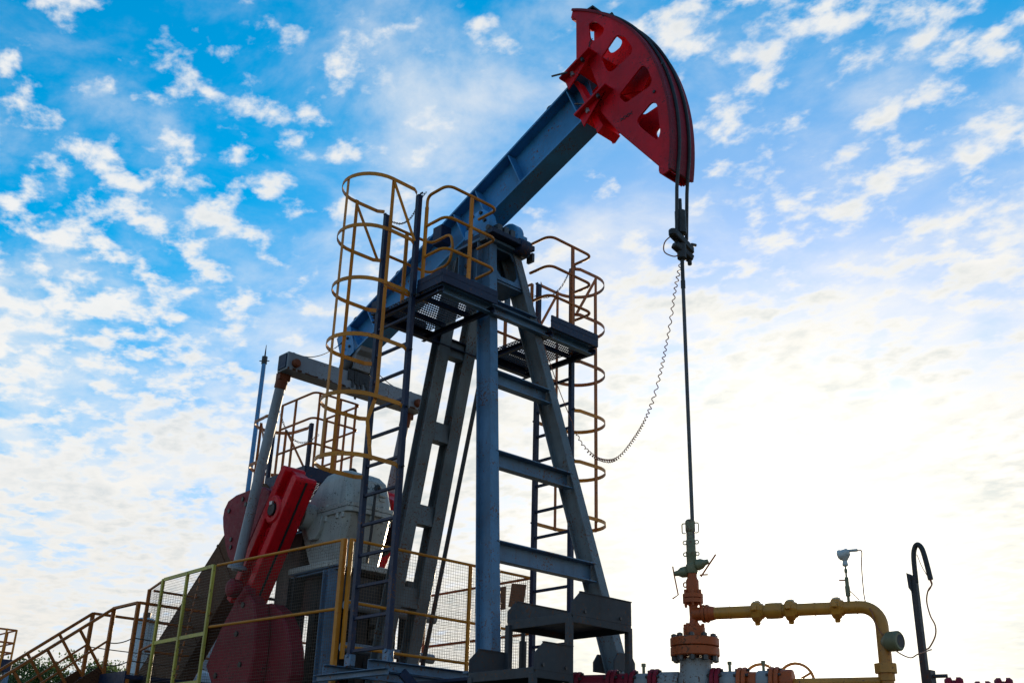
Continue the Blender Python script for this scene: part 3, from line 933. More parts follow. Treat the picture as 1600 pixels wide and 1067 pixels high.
# seats that clamp the head on the beam
ud = V((1, 0, 0.42)).normalized(); un = V((-ud.z, 0, ud.x))
def bracket(c, y0, y1, ln):
    f = G()
    c = V(c)
    poly = [c - ud * ln + un * 0.0, c + ud * ln, c + ud * ln + un * 0.03, c - ud * ln + un * 0.03]
    f.prism([(p.x, p.z) for p in poly], y0, y1)
    return f
for nm, c, zz in (('upper', (0.70, 0, TOP(0.60) + 0.03), 1), ('lower', (0.93, 0, BOT(0.93) - 0.045), -1)):
    f = bracket(c, -0.30, 0.30, 0.24)
    br = f.build('seat_plate', 'red', head, 0.004)
    for s in (-1, 1):
        f = G()
        cc = V(c) - ud * 0.22
        a_, b_ = (0.17, 0.29) if s > 0 else (-0.29, -0.17)
        f.prism([(p.x, p.z) for p in (cc, cc + ud * 0.40, cc + ud * 0.40 - un * 0.02 * zz, cc - un * 0.16 * 1)], a_ + 0.055, a_ + 0.07)
        f.build('gusset', 'red', head)
        f = G(); pp = V(c) - ud * 0.10 - un * 0.001; f.hexbolt((pp.x, s * 0.235, pp.z), -un, 0.026, 0.06); f.build('bolt', 'bright', head)
        f = G(); pp = V(c) + ud * 0.10 - un * 0.001; f.hexbolt((pp.x, s * 0.27, pp.z), -un, 0.022, 0.05); f.build('bolt', 'black', head)
f = G(); f.prism([(0.53, 8.02), (0.60, 7.99), (0.98, 7.22), (0.90, 7.16), (0.82, 7.38), (0.64, 7.82)], -0.139, 0.139) ; f.build('back_plate', 'red', head)
f = G(); f.cyl((0.60, -0.30, 8.02), (0.42, -0.36, 8.03), 0.012, 6); f.cyl((0.80, -0.15, 7.58), (0.66, -0.24, 7.60), 0.012, 6); f.build('locking_pin', 'steel', head)
f = G(); f.box(0.62, 0.80, -0.1, 0.1, 8.93, 8.955); f.cyl((0.72, 0.02, 8.90), (0.72, 0.02, 9.0), 0.03, 8); f.cyl((0.86, 0.06, 8.82), (0.93, 0.10, 8.87), 0.03, 6); f.build('rope_anchor', 'black', head)
# wire ropes over the arc
TX = CX + RA + 0.016
for y in (-0.078, 0.078):
    pts = [(CX + (RA + 0.020) * cos(radians(a)), y, CZ + (RA + 0.020) * sin(radians(a))) for a in [60 - 65 * k / 36 for k in range(37)]]
    pts += [(1.895, y, 6.30), (1.875, y, 6.10), (1.85, y * 0.95, 5.60)]
    g = G(); g.tube(pts, 0.0175, 8); g.build('wire_rope', 'black', unit)

# ================================================================ polished rod hanging from the ropes
rod = thing('polished_rod', (1.845, 0, 2.85), 'long thin polished rod hanging from the rope ends into the wellhead', 'rod')
RXW = 1.845
g = G(); g.cyl((RXW, 0, 2.70), (RXW, 0, 5.15), 0.017, 12); g.build('rod_bar', 'steel', rod)
g = G(); g.cyl((RXW, 0, 5.15), (RXW, 0, 6.02), 0.0185, 12); g.build('upper_rod', 'black', rod)
g = G(); g.cyl((RXW, 0, 5.06), (RXW, 0, 5.14), 0.022, 10); g.build('rod_coupling', 'black', rod)
g = G(); g.lathe((RXW, 0, 5.62), Z, [(0.03, 0), (0.055, 0.02), (0.055, 0.26), (0.03, 0.27)], 14); g.build('load_cell', 'black', rod)
def bar_block(z, a, ln, w, h):
    f = G(); d_ = V((cos(a), sin(a), 0)) * ln
    f.bar(V((RXW, 0, z)) - d_, V((RXW, 0, z)) + d_, w, h)
    for s in (-1, 1):
        f.cyl(V((RXW, 0, z - h * 0.5)) + d_ * 0.96 * s, V((RXW, 0, z + h * 0.5)) + d_ * 0.96 * s, w * 0.5, 12)
    return f
f = G(); f.bar((RXW, -0.125, 5.60), (RXW, 0.125, 5.51), 0.085, 0.075); f.cyl((RXW, -0.125, 5.565), (RXW, -0.125, 5.635), 0.042, 12); f.cyl((RXW, 0.125, 5.475), (RXW, 0.125, 5.545), 0.042, 12); f.build('carrier_bar', 'black', rod, 0.01)
f = G(); f.bar((RXW - .02, -0.09, 5.50), (RXW + .02, 0.12, 5.40), 0.08, 0.07); f.cyl((RXW, 0, 5.36), (RXW, 0, 5.53), 0.045, 12); f.build('rod_clamp', 'black', rod, 0.012)
f = G(); f.cyl((RXW + .02, 0.09, 5.33), (RXW + .02, 0.09, 5.42), 0.022, 8); f.cyl((RXW - .03, 0.04, 5.335), (RXW - .03, 0.04, 5.42), 0.02, 8); f.build('clamp_bolt', 'black', rod, 0.005)
f = G(); f.cyl((RXW, 0.16, 5.585), (RXW, 0.22, 5.60), 0.016, 8); f.build('rope_end', 'black', rod)
f = G(); f.tube(curve_path([(RXW - .02, -0.10, 5.60), (RXW - .08, -0.15, 5.52), (RXW - .09, -0.15, 5.42), (RXW - .04, -0.08, 5.38), (RXW, -0.03, 5.40)]), 0.006, 6); f.build('sensor_lead', 'cable', rod)

# coiled sensor cable
cpts = curve_path([(1.815, 0.02, 5.36), (1.78, 0.04, 5.30), (1.70, 0.06, 5.10), (1.59, 0.08, 4.70), (1.38, 0.13, 4.19), (1.14, 0.18, 3.88), (0.79, 0.25, 3.68), (0.48, 0.32, 3.75), (0.22, 0.38, 3.95), (0.08, 0.40, 4.15)], 10)
L = [0]
for a, b in zip(cpts, cpts[1:]):
    L.append(L[-1] + (b - a).length)
coil = []
phase = 0.0
N = 1500
for i in range(N + 1):
    t = i / N * L[-1]
    j = min(max(k for k in range(len(L)) if L[k] <= t + 1e-9), len(cpts) - 2)
    d_ = (cpts[j + 1] - cpts[j]).normalized()
    c = cpts[j] + d_ * (t - L[j])
    # the coils bunch up at the bottom of the loop
    phase += 2 * pi * 62 / N * (1 + 0.25 * sin(i * 0.017)) * (0.72 + 1.1 * math.exp(-((i / N - 0.66) / 0.15) ** 2))
    a_ = phase
    s_ = d_.cross(V((0.6, 0.8, 0))).normalized(); u_ = s_.cross(d_)
    rc = 0.0125 + 0.003 * sin(i * 0.021) * sin(i * 0.0093 + 1)
    coil.append(c + s_ * rc * cos(a_) + u_ * rc * sin(a_))
tail = curve_path([coil[-1], (0.02, 0.42, 4.27), (-0.05, 0.45, 4.36), (-0.20, 0.45, 4.68), (-0.34, 0.45, 5.02), (-0.50, 0.45, 5.42), (-0.53, 0.44, 5.62)], 6)
g = G(); g.tube(coil + tail[1:], 0.0048, 5)
tag(g.build('coiled_cable', 'cable'), 'thin coiled cable looping from rod clamp to the far post leg', 'cable')

# ================================================================ service platforms and caged ladders
LADX, LADW, LADY = -1.03, 0.575, 1.20
XF, XR, YI, YO, DECK = -0.30, -1.50, 0.41, 1.16, 5.47
def platform(s, label):
    P = thing('service_platform', (-0.9, s * 0.78, 5.36), label, 'platform', 'service platforms on the post')
    Y = lambda y: s * y
    def yb(a, b): return (min(s * a, s * b), max(s * a, s * b))
    # grating: bearing bars along X, cross rods along Y
    f = G()
    k = 0
    y = YI + 0.03
    while y < YO - 0.02:
        f.box(XR + 0.02, XF - 0.02, Y(y) - 0.004, Y(y) + 0.004, DECK - 0.008, DECK)
        y += 0.030
    x = XR + 0.05
    while x < XF - 0.03:
        f.box(x - 0.004, x + 0.004, *yb(YI + 0.02, YO - 0.02), DECK - 0.010, DECK + 0.001)
        x += 0.048
    tag(f.build('grating', 'galv', P), None, None, kind='stuff')
    for x in (-1.12, -0.72):
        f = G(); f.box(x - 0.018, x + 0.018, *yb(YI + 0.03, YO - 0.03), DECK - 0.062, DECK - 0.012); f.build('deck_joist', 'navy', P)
    # toe boards of folded sheet
    def toe(a, b, h0=DECK - 0.03, h1=DECK + 0.125):
        f = G(); f.bar((a[0], Y(a[1]), (h0 + h1) / 2), (b[0], Y(b[1]), (h0 + h1) / 2), 0.02, h1 - h0); f.build('toe_board', 'navy', P, 0.002)
        f = G(); m = 0.6; f.bar((a[0], Y(a[1]), h0 + (h1 - h0) * m), (b[0], Y(b[1]), h0 + (h1 - h0) * m), 0.026, 0.012); f.build('toe_fold', 'navy', P)
    toe((XF, YI), (XF, YO + 0.01))
    toe((XF - 0.011, YO), (LADX + LADW / 2 + 0.03, YO))
    toe((LADX - LADW / 2 - 0.03, YO), (XR + 0.011, YO))
    toe((XR, YO + 0.01), (XR, YI))
    f = G(); f.ext((XR, Y(YO - 0.02), DECK - 0.085), (XF - 0.02, Y(YO - 0.02), DECK - 0.085), cprof(0.06, 0.04, 0.006, 0.006)); f.build('edge_angle', 'navy', P)
    f = G(); f.ext((XR, Y(YI + 0.03), DECK - 0.085), (XF - 0.02, Y(YI + 0.03), DECK - 0.085), cprof(0.06, 0.04, 0.006, 0.006)); f.build('edge_angle', 'navy', P)
    mt = 'yellow' if s < 0 else 'rail'
    r = 0.017
    RO, RI = YO - 0.03, YI
    xf = XF - 0.04
    for z in (6.615, 6.24, 5.87):
        a = LADX + LADW / 2 + 0.06
        pts = rnd([(a, Y(RO), z - 0.16 if z > 6.5 else z - 0.02), (a, Y(RO), z), (xf, Y(RO), z), (xf, Y(RI), z), (xf - 0.32, Y(RI), z)] if z > 6.5 else [(a, Y(RO), z), (xf, Y(RO), z), (xf, Y(RI), z), (xf - 0.32, Y(RI), z)], 0.11, 6)
        f = G(); f.tube(pts, r, 8); f.build('guard_rail', mt, P)
    f = G(); f.bar((xf, Y(0.79), DECK + 0.1), (xf, Y(0.79), 6.60), 0.022, 0.04, (0, 1, 0)); f.build('rail_post', mt, P)
    f = G(); f.bar((LADX + LADW / 2 + 0.06, Y(RO), DECK - 0.02), (LADX + LADW / 2 + 0.06, Y(RO), 6.48), 0.03, 0.03); f.build('rail_post', mt, P)
    # rear half of the railing
    xr = XR + 0.03
    b = LADX - LADW / 2 - 0.05
    for z in (6.60, 6.21):
        pts = rnd([(b, Y(RO), z), (xr, Y(RO), z), (xr, Y(RI + 0.02), z), (xr + 0.36, Y(RI + 0.02), z), (xr + 0.40, Y(RI + 0.02), 6.41)], 0.10, 6)
        f = G(); f.tube(pts, r, 8); f.build('guard_rail', mt, P)
    f = G(); f.tube(rnd([(b, Y(RO), 5.83), (xr, Y(RO), 5.83), (xr, Y(RI + 0.02), 5.83)], 0.1, 6), r, 8); f.build('guard_rail', mt, P)
    f = G(); f.bar((xr, Y(0.79), DECK + 0.1), (xr, Y(0.79), 6.59), 0.022, 0.04, (0, 1, 0)); f.build('rail_post', mt, P)
    f = G(); f.bar((b, Y(RO), DECK), (b, Y(RO), 6.6), 0.03, 0.03); f.build('rail_post', mt, P)
    return P
platform(-1, 'dark blue grating platform with yellow rails on the near side of the post')
platform(1, 'dark blue grating platform with rusty rails on the far side of the post')

HZ = [6.632, 6.02, 5.415, 4.797, 4.186, 3.567]
def ladder(s, label):
    P = thing('caged_ladder', (LADX, s * LADY, 1.82), label, 'ladder', 'caged ladders on the post')
    Y = lambda y: s * y
    xl, xr_ = LADX - LADW / 2, LADX + LADW / 2
    for x, zt in ((xl, 6.60), (xr_, 6.62)):
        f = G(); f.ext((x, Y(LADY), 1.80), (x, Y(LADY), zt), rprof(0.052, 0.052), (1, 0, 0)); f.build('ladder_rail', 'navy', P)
    for k in range(12):
        z = 1.87 + 0.3015 * k
        f = G(); f.bar((xl + 0.027, Y(LADY), z), (xr_ - 0.027, Y(LADY), z), 0.03, 0.03); f.build('rung', 'navy', P, 0.003)
    R_ = LADW / 2 + 0.05
    for i, z in enumerate(HZ):
        pts = [(xr_ + 0.0, Y(LADY + 0.034), z), (xr_ + 0.045, Y(LADY + 0.10), z)]
        for k in range(17):
            a = pi * k / 16
            pts.append((LADX + R_ * cos(a), Y(LADY + 0.40 + R_ * sin(a)), z))
        pts += [(xl - 0.045, Y(LADY + 0.10), z), (xl, Y(LADY + 0.034), z)]
        f = G(); f.strip(pts, 0.042, 0.007); f.build('cage_hoop', 'yellow' if s < 0 or i > 2 else 'rail', P)
    for k, (x, y) in enumerate(((LADX, LADY + 0.40 + R_), (LADX - R_, LADY + 0.38), (LADX + R_, LADY + 0.38))):
        f = G()
        up_ = (1, 0, 0) if k else (0, 1, 0)
        off = V((0, Y(-0.008), 0)) if k == 0 else V((0.008 if k == 1 else -0.008, 0, 0))
        path = [V((x, Y(y), 6.655)), V((x, Y(y), 3.54))]
        if k == 2 and s < 0:
            path = [V((x, Y(y), 6.655)), V((x, Y(y), 4.28)), V((x - 0.02, Y(y), 4.16)), V((x - 0.02, Y(y) - 0.07, 3.93)), V((x - 0.01, Y(y), 3.54))]
        for a, b in zip(path, path[1:]):
            f.ext(a + off, b + off, rprof(0.040, 0.006), up_)
        f.build('cage_bar', ('yellow' if s < 0 else 'rail'), P)
    for x, e in ((xl, -1), (xr_, 1)):
        f = G(); f.bar((LADX + e * R_, Y(LADY + 0.38), 6.61), (LADX + e * (LADW / 2 + 0.035), Y(LADY + 0.05), 6.03), 0.036, 0.006, (1, 0, 0)); f.build('cage_brace', 'yellow' if s < 0 else 'rail', P)
        for z in (6.632, 5.415, 4.797, 4.186, 3.567):
            f = G(); f.cyl((x + e * 0.02, Y(LADY), z), (x + e * 0.055, Y(LADY), z), 0.012, 6); f.build('bolt', 'black', P)
    return P
ladder(-1, 'dark blue ladder with yellow safety cage on the near side')
ladder(1, 'dark blue ladder with rusty safety cage on the far side')

def safety_chain(pts, label):
    g = G(); chain(g, pts)
    tag(g.build('safety_chain', 'black'), label, 'chain', 'safety chains across ladder openings')
safety_chain([(LADX - 0.22, -1.18, 6.50), (LADX - 0.02, -1.18, 6.40), (LADX + 0.15, -1.18, 6.42), (LADX + 0.29, -1.17, 6.60), (LADX + 0.34, -1.15, 6.66)], 'short chain across the top of the yellow caged ladder')
safety_chain([(LADX - 0.33, 1.15, 6.44), (LADX - 0.10, 1.18, 6.36), (LADX + 0.12, 1.18, 6.42), (LADX + 0.29, 1.17, 6.60)], 'short chain across the top of the rusty caged ladder')
safety_chain([(-4.56, -0.36, 5.24), (-4.56, -0.22, 5.02), (-4.56, -0.05, 4.93), (-4.56, 0.12, 4.98), (-4.54, 0.25, 5.10)], 'short chain across the rear platform ladder opening behind the pitman arm')

# ================================================================ rear platform above the gearbox, with its own ladder
RP = thing('gearbox_platform', (-4.1, -0.05, 4.2), 'blue edged platform with rusty rails behind the gearbox', 'platform')
x0, x1, y0, y1, dk = -4.66, -3.74, -0.40, 0.36, 4.23
f = G()
y = y0 + 0.03
while y < y1 - 0.02:
    f.box(x0 + 0.02, x1 - 0.02, y - 0.004, y + 0.004, dk - 0.008, dk); y += 0.03
x = x0 + 0.05
while x < x1 - 0.02:
    f.box(x - 0.004, x + 0.004, y0 + 0.02, y1 - 0.02, dk - 0.008, dk + 0.001); x += 0.075
tag(f.build('grating', 'galv', RP), None, None, kind='stuff')
for a, b in (((x0, y0), (x1, y0)), ((x1, y0 + 0.011), (x1, y1 - 0.011)), ((x1, y1), (x0, y1))):
    f = G(); f.bar((a[0], a[1], dk + 0.05), (b[0], b[1], dk + 0.05), 0.02, 0.17); f.build('toe_board', 'navy', RP, 0.002)
for y in (y0 + 0.06, y1 - 0.06):
    f = G(); f.box(x0, x1, y - 0.02, y + 0.02, dk - 0.11, dk - 0.032); f.build('joist', 'navy', RP)
for x, y in ((x0 + .05, y0 + .05), (x0 + .05, y1 - .05)):
    f = G(); f.box(x - 0.03, x + 0.03, y - 0.03, y + 0.03, 1.604, dk - 0.11); f.build('leg', 'navy', RP)
for z in (5.34, 5.00, 4.665):
    f = G(); f.tube(rnd([(-4.50, -0.37, z), (-3.73, -0.37, z), (-3.73, 0.33, z), (-4.50, 0.33, z)], 0.09, 6), 0.015, 8); f.build('guard_rail', 'rail', RP)
for x, y in ((-4.50, -0.37), (-4.17, -0.37), (-3.76, -0.28), (-3.73, 0.02), (-3.76, 0.28), (-4.05, 0.33), (-4.50, 0.33)):
    f = G(); f.bar((x, y, dk + 0.02), (x, y, 5.34), 0.024, 0.024); f.build('rail_post', 'rail', RP)
RL = thing('caged_ladder', (-4.7, -0.06, 1.83), 'small ladder with rusty cage rising behind the pitman arm', 'ladder', 'caged ladders')
for y in (-0.35, 0.225):
    f = G(); f.ext((-4.70, y, 1.604), (-4.70, y, 5.29), rprof(0.05, 0.05), (1, 0, 0)); f.build('ladder_rail', 'navy', RL, 0.003)
for k in range(8):
    z = 1.98 + 0.3 * k
    f = G(); f.bar((-4.70, -0.325, z), (-4.70, 0.2, z), 0.03, 0.03); f.build('rung', 'navy', RL)
for z in (5.27, 4.66):
    pts = [(-4.74, 0.225, z)]
    for k in range(17):
        a = pi * k / 16
        pts.append((-4.86 - 0.33 * sin(a) - 0.20 * (sin(a) > 0.3), -0.06 + 0.33 * cos(a), z))
    pts += [(-4.74, -0.35, z)]
    f = G(); f.strip(curve_path(pts, 2), 0.045, 0.007); f.build('cage_hoop', 'rail', RL)
for x, y in ((-5.32, -0.06), (-5.2, 0.14), (-5.2, -0.26)):
    f = G(); f.bar((x, y, 3.2), (x, y, 5.29), 0.04, 0.006); f.build('cage_bar', 'rail', RL)
for y, e in ((0.225, 1), (-0.35, -1)):
    f = G(); f.bar((-5.19, -0.06 + e * 0.2, 5.27), (-4.78, -0.06 + e * 0.3, 4.66), 0.035, 0.006, (0, 1, 0)); f.build('cage_brace', 'rail', RL)

# slanting brake rod beside the post
g = G(); g.cyl((-1.50, 0.50, 5.45), (-2.40, 0.50, 1.70), 0.026, 10)
tag(g.build('brake_pipe', 'plate'), 'slim dark pipe slanting down beside the far rear post leg', 'pipe')

# ================================================================ guard fence
def fence_panel(a, b, z0, z1, label, m='yellow', mid=(0.5,), posts=(0, 1), mesh=True, pitch=0.033, post_w=0.045):
    a, b = V((a[0], a[1], 0)), V((b[0], b[1], 0))
    P = thing('fence_panel', (a.x, a.y, z0), label, 'fence', 'mesh guard fence panels')
    d_ = (b - a); L_ = d_.length; d_.normalize()
    for t in posts:
        c = a + d_ * (L_ * t)
        f = G(); f.bar((c.x, c.y, z0 - 0.1), (c.x, c.y, z1 + 0.01), post_w, post_w, d_); f.build('post', m, P, 0.003)
    for t in (1.0,) + tuple(mid) + (0.02,):
        z = z0 + (z1 - z0) * t
        f = G(); f.tube([a + d_ * 0.02 + Z * z, b - d_ * 0.02 + Z * z], 0.016, 8) if m != 'lime' else f.bar(a + d_ * 0.02 + Z * z, b - d_ * 0.02 + Z * z, 0.02, 0.04)
        f.build('rail', m, P)
    if mesh:
        f = G()
        r = 0.0010
        tri = [(r, -r), (0, 1.6 * r), (-r, -r)]
        k = int(L_ / pitch)
        for i in range(1, k):
            c = a + d_ * (L_ * i / k)
            f.ext(c + Z * (z0 + 0.03), c + Z * (z1 - 0.015), tri, d_)
        k = int((z1 - z0) / pitch)
        for i in range(1, k):
            z = z0 + 0.02 + (z1 - z0 - 0.03) * i / k
            f.ext(a + d_ * 0.02 + Z * z, b - d_ * 0.02 + Z * z, tri)
        tag(f.build('wire_mesh', 'mesh', P), None, None, kind='stuff')
    return P
fence_panel((-1.60, -1.10), (-1.60, 1.49), 1.93, 3.0, 'yellow wire mesh fence panel crossing behind the near ladder', mid=(0.42,), posts=(0.0, 0.62, 1.0), post_w=0.035)
fence_panel((-1.66, -1.15), (-3.90, -1.33), 1.40, 3.0, 'yellow wire mesh fence panel in front of the near crank', mid=(0.57,), posts=(0.0, ), post_w=0.05)
LF = fence_panel((-3.94, -1.34), (-5.23, -1.31), 1.70, 3.0, 'yellow green wire mesh fence panel in front of the belt guard', m='lime', mid=(0.42,), posts=(0.0, 0.5, 1.0), post_w=0.036)
fence_panel((-5.27, -1.29), (-6.04, -1.09), 1.70, 3.0, 'narrow rusty wire mesh fence panel at the landing end', m='rail', mid=(0.42,), posts=(1.0,))
FP = fence_panel((-1.64, 1.52), (-3.62, 1.52), 1.93, 3.02, 'far wire mesh fence panel carrying two brown plates', m='rail', mid=(0.42,), posts=(0.0, 1.0), post_w=0.03)
fence_panel((-6.04, -1.05), (-6.04, 1.45), 1.70, 3.0, 'rusty wire mesh fence panel closing the rear beyond the belt guard', m='rail', mid=(0.42, 0.7), posts=(0.5, 1.0))
for x, sl, lab in ((-2.20, 0.0, 'brown square plate wired to the far fence, partly behind the post leg'), (-1.90, 0.05, 'brown tilted plate wired to the far fence beside the ladder')):
    f = G(); f.bar((x + sl, 1.49, 2.97), (x, 1.49, 2.70), 0.25, 0.008, (0, 1, 0))
    tag(f.build('sign_plate', 'sign'), lab, 'plate')
# red and white marker strip hanging behind the mesh
f = G()
for k in range(14):
    a = V((-5.0, -0.95, 3.05)).lerp(V((-5.3, -0.95, 1.75)), k / 14); b = V((-5.0, -0.95, 3.05)).lerp(V((-5.3, -0.95, 1.75)), (k + 0.6) / 14)
    f.bar(a, b, 0.03, 0.01, (0, 1, 0))
tag(f.build('warning_chain', 'rail'), 'thin reddish chain hanging in front of the belt guard', 'chain')

# red slanting rod between rear legs and fence
g = G(); g.bar((-2.40, 0.34, 1.60), (-2.12, 0.34, 2.95), 0.05, 0.05)
tag(g.build('red_strut', 'orange'), 'short orange red strut leaning beside the far rear post leg', 'strut')

# frame the near ladder stands on
LFm = thing('ladder_base_frame', (-0.8, -1.2, 1.2), 'low blue channel frame under the foot of the near ladder', 'frame')
f = G(); f.ext((-0.66, -1.45, 1.685), (-0.66, 0.05, 1.685), cprof(0.09, 0.06, 0.008, 0.008)); f.build('channel', 'blue', LFm, 0.002)
f = G(); f.ext((-1.36, -1.45, 1.685), (-1.36, 0.0, 1.685), cprof(0.09, 0.06, 0.008, 0.008)); f.build('channel', 'blue', LFm, 0.002)
f = G(); f.ext((-1.5, -1.45, 1.61), (-0.4, -1.45, 1.61), cprof(0.06, 0.05, 0.008, 0.008)); f.build('channel', 'blue', LFm, 0.002)
for x in (-0.73, -1.32):
    f = G(); f.box(x - 0.05, x + 0.05, -1.23, -1.17, 1.732, 1.84); f.cyl((x, -1.24, 1.83), (x, -1.16, 1.83), 0.02, 8); f.build('foot_bracket', 'blue', LFm, 0.004)
for y in (-1.1, -0.35):
    f = G(); f.bar((-0.64, y, 1.65), (-0.50, y + 0.45, 1.22), 0.05, 0.08); f.build('strut', 'navy', LFm)
f = G(); f.cyl((-0.66, -0.1, 1.731), (-0.66, -0.1, 1.80), 0.02, 8); f.ball((-0.66, -0.1, 1.82), 0.028); f.build('knob', 'black', LFm)
f = G(); f.cyl((0.10, -0.30, 1.55), (0.10, -0.30, 1.95), 0.035, 10); f.cyl((0.10, -0.30, 1.95), (0.10, -0.30, 2.06), 0.02, 8)
tag(f.build('anchor_bolt', 'black'), 'thick upright anchor bolt between the post legs', 'bolt')

# ================================================================ steps by the wellhead
ST = thing('step_stand', (0.99, -0.9, 0), 'dark grey steel step stand with two treads and side boards', 'steps')
def step_tread(cx, cy, z, w, d_, bh):
    f = G(); f.box(cx - w + .004, cx + w - .004, cy - d_ + .004, cy + d_ - .004, z + 0.045, z + 0.058); f.build('tread', 'plate', ST)
    f = G(); k = 0
    x = cx - w + 0.04
    while x < cx + w - 0.03:
        f.prismx([(cy - d_ + 0.002, z + 0.058), (cy - d_ + 0.03, z + 0.058), (cy - d_ + 0.016, z + 0.072)], x, x + 0.035); x += 0.055
    f.build('anti_slip_edge', 'plate', ST)
    for a, b in (((cx - w, cy - d_), (cx + w, cy - d_)), ((cx + w, cy - d_ + .01), (cx + w, cy + d_ - .01)), ((cx + w, cy + d_), (cx - w, cy + d_)), ((cx - w, cy + d_ - .01), (cx - w, cy - d_ + .01))):
        f = G(); f.bar((a[0], a[1], z + 0.03), (b[0], b[1], z + 0.03), 0.012, 0.075); f.build('frame_angle', 'plate', ST, 0.002)
    for x in (cx - w - 0.004, cx + w + 0.004):
        f = G()
        f.prismx([(cy - d_ - 0.004, z + 0.05), (cy + d_, z + 0.05), (cy + d_, z + bh), (cy - d_ + 0.09, z + bh), (cy - d_ - 0.004, z + bh - 0.09)], x - 0.004, x + 0.004)
        f.build('side_board', 'plate', ST, 0.001)
        for yy in (cy - d_ * 0.6, cy + d_ * 0.6):
            f = G(); e = 1 if x > cx else -1; f.hexbolt((x + e * 0.004, yy, z + 0.09), (e, 0, 0), 0.014, 0.012); f.build('bolt', 'steel', ST)
        f = G(); f.bar((x, cy - d_ + 0.09, z + bh + 0.004), (x, cy + d_, z + bh + 0.004), 0.022, 0.008); f.build('board_lip', 'plate', ST)
step_tread(0.99, -0.62, 1.93, 0.37, 0.36, 0.24)
step_tread(0.99, -1.18, 1.47, 0.37, 0.21, 0.26)
for x in (0.64, 1.34):
    for y, zt in ((-0.985, 1.96), (-0.27, 1.96), (-1.38, 1.50)):
        f = G(); f.bar((x, y, 0), (x, y, zt), 0.05, 0.05); f.build('leg', 'plate', ST, 0.003)

# ================================================================ wellhead
UD = V((0.924, 0.383, 0)); UN = V((-0.383, 0.924, 0)); W0 = V((1.82, 0, 0))
WH = thing('wellhead', (1.82, 0, 0.0), 'orange red wellhead with bolted flanges, stuffing box and valve handles', 'wellhead')
def wl(prof, name, m, n=22, o=W0):
    f = G(); f.lathe(o, Z, prof, n); return f.build(name, m, WH)
wl([(0.15, 0.2), (0.15, 1.55), (0.13, 1.60), (0.125, 1.70)], 'casing_head', 'white')
wl([(0.19, 1.722), (0.20, 1.73), (0.20, 1.79), (0.192, 1.795)], 'large_flange', 'orange', 26)
wl([(0.192, 1.80), (0.20, 1.805), (0.20, 1.865), (0.19, 1.87)], 'large_flange', 'orange', 26)
for k in range(10):
    a = 2 * pi * k / 10 + 0.2
    c = W0 + V((cos(a), sin(a), 0)) * 0.168
    f = G(); f.cyl(c + Z * 1.68, c + Z * 1.90, 0.013, 6); f.cyl(c + Z * 1.685, c + Z * 1.724, 0.026, 6); f.cyl(c + Z * 1.871, c + Z * 1.895, 0.024, 6); f.build('stud_bolt', 'steel', WH)
wl([(0.085, 1.87), (0.09, 1.90), (0.09, 1.955), (0.085, 1.96)], 'tubing_flange', 'orange')
for k in range(6):
    a = 2 * pi * k / 6 + 0.4
    c = W0 + V((cos(a), sin(a), 0)) * 0.075
    f = G(); f.cyl(c + Z * 1.96, c + Z * 1.985, 0.014, 6); f.build('bolt', 'orange', WH)
wl([(0.060, 1.96), (0.036, 2.00), (0.033, 2.04), (0.036, 2.13), (0.05, 2.15)], 'tee_body', 'orange')
wl([(0.075, 2.15), (0.085, 2.155), (0.085, 2.188), (0.08, 2.19)], 'upper_flange', 'orange')
wl([(0.08, 2.194), (0.085, 2.196), (0.085, 2.228), (0.075, 2.232)], 'upper_flange', 'orange')
for k in range(6):
    a = 2 * pi * k / 6 + 0.1
    c = W0 + V((cos(a), sin(a), 0)) * 0.07
    f = G(); f.cyl(c + Z * 2.125, c + Z * 2.262, 0.011, 6); f.build('bolt', 'orange', WH)
wl([(0.05, 2.232), (0.054, 2.25), (0.054, 2.34), (0.045, 2.355), (0.04, 2.37), (0.04, 2.40)], 'preventer_neck', 'orange')
wl([(0.045, 2.40), (0.05, 2.41), (0.05, 2.47), (0.042, 2.48), (0.042, 2.545), (0.045, 2.55), (0.045, 2.585)], 'preventer_body', 'olive')
wl([(0.040, 2.585), (0.040, 2.68), (0.036, 2.69), (0.036, 2.75), (0.040, 2.755), (0.042, 2.77), (0.042, 2.845), (0.03, 2.86), (0.02, 2.862)], 'stuffing_box', 'olive')
for s, dz in ((-1, 0.0), (1, 0.03)):
    f = G(); f.lathe(W0 + Z * (2.425 + dz), UD * s + Z * (-0.12 if s < 0 else 0.28), [(0.03, 0.03), (0.048, 0.05), (0.044, 0.09), (0.025, 0.12), (0.02, 0.15)], 14); f.build('ram_bonnet', 'olive', WH)
e1 = W0 + UD * 0.165 + Z * 2.50; e2 = W0 - UD * 0.155 + Z * 2.40
f = G(); f.cyl(e1 - Z * 0.13 - UD * 0.09, e1 + Z * 0.05 + UD * 0.045, 0.007, 6); f.cyl(e1 - Z * 0.115 - UD * 0.10, e1 - Z * 0.115 - UD * 0.03, 0.006, 6); f.build('valve_handle', 'orange', WH)
f = G(); f.tube([e2 + Z * 0.07 - UD * 0.01, e2, e2 - Z * 0.17 + UD * 0.03, e2 - Z * 0.20 - UD * 0.02], 0.006, 6); f.build('valve_handle', 'orange', WH)
for s in (-1, 1):
    c = W0 + UD * s * 0.042 + Z * 2.83
    f = G(); f.tube(rnd([c, c + UD * s * 0.03, c + UD * s * 0.03 - Z * 0.085, c - Z * 0.085], 0.015, 4), 0.005, 6); f.build('lifting_handle', 'olive', WH)
    for z in (2.665, 2.565):
        c = W0 + UD * s * 0.052 + Z * z
        f = G(); f.tube([c + UD * 0.016 * cos(a * pi / 5) + Z * 0.016 * sin(a * pi / 5) for a in range(10)], 0.005, 6, True); f.build('eye', 'olive', WH)
c = W0 - UD * 0.062 + Z * 2.31
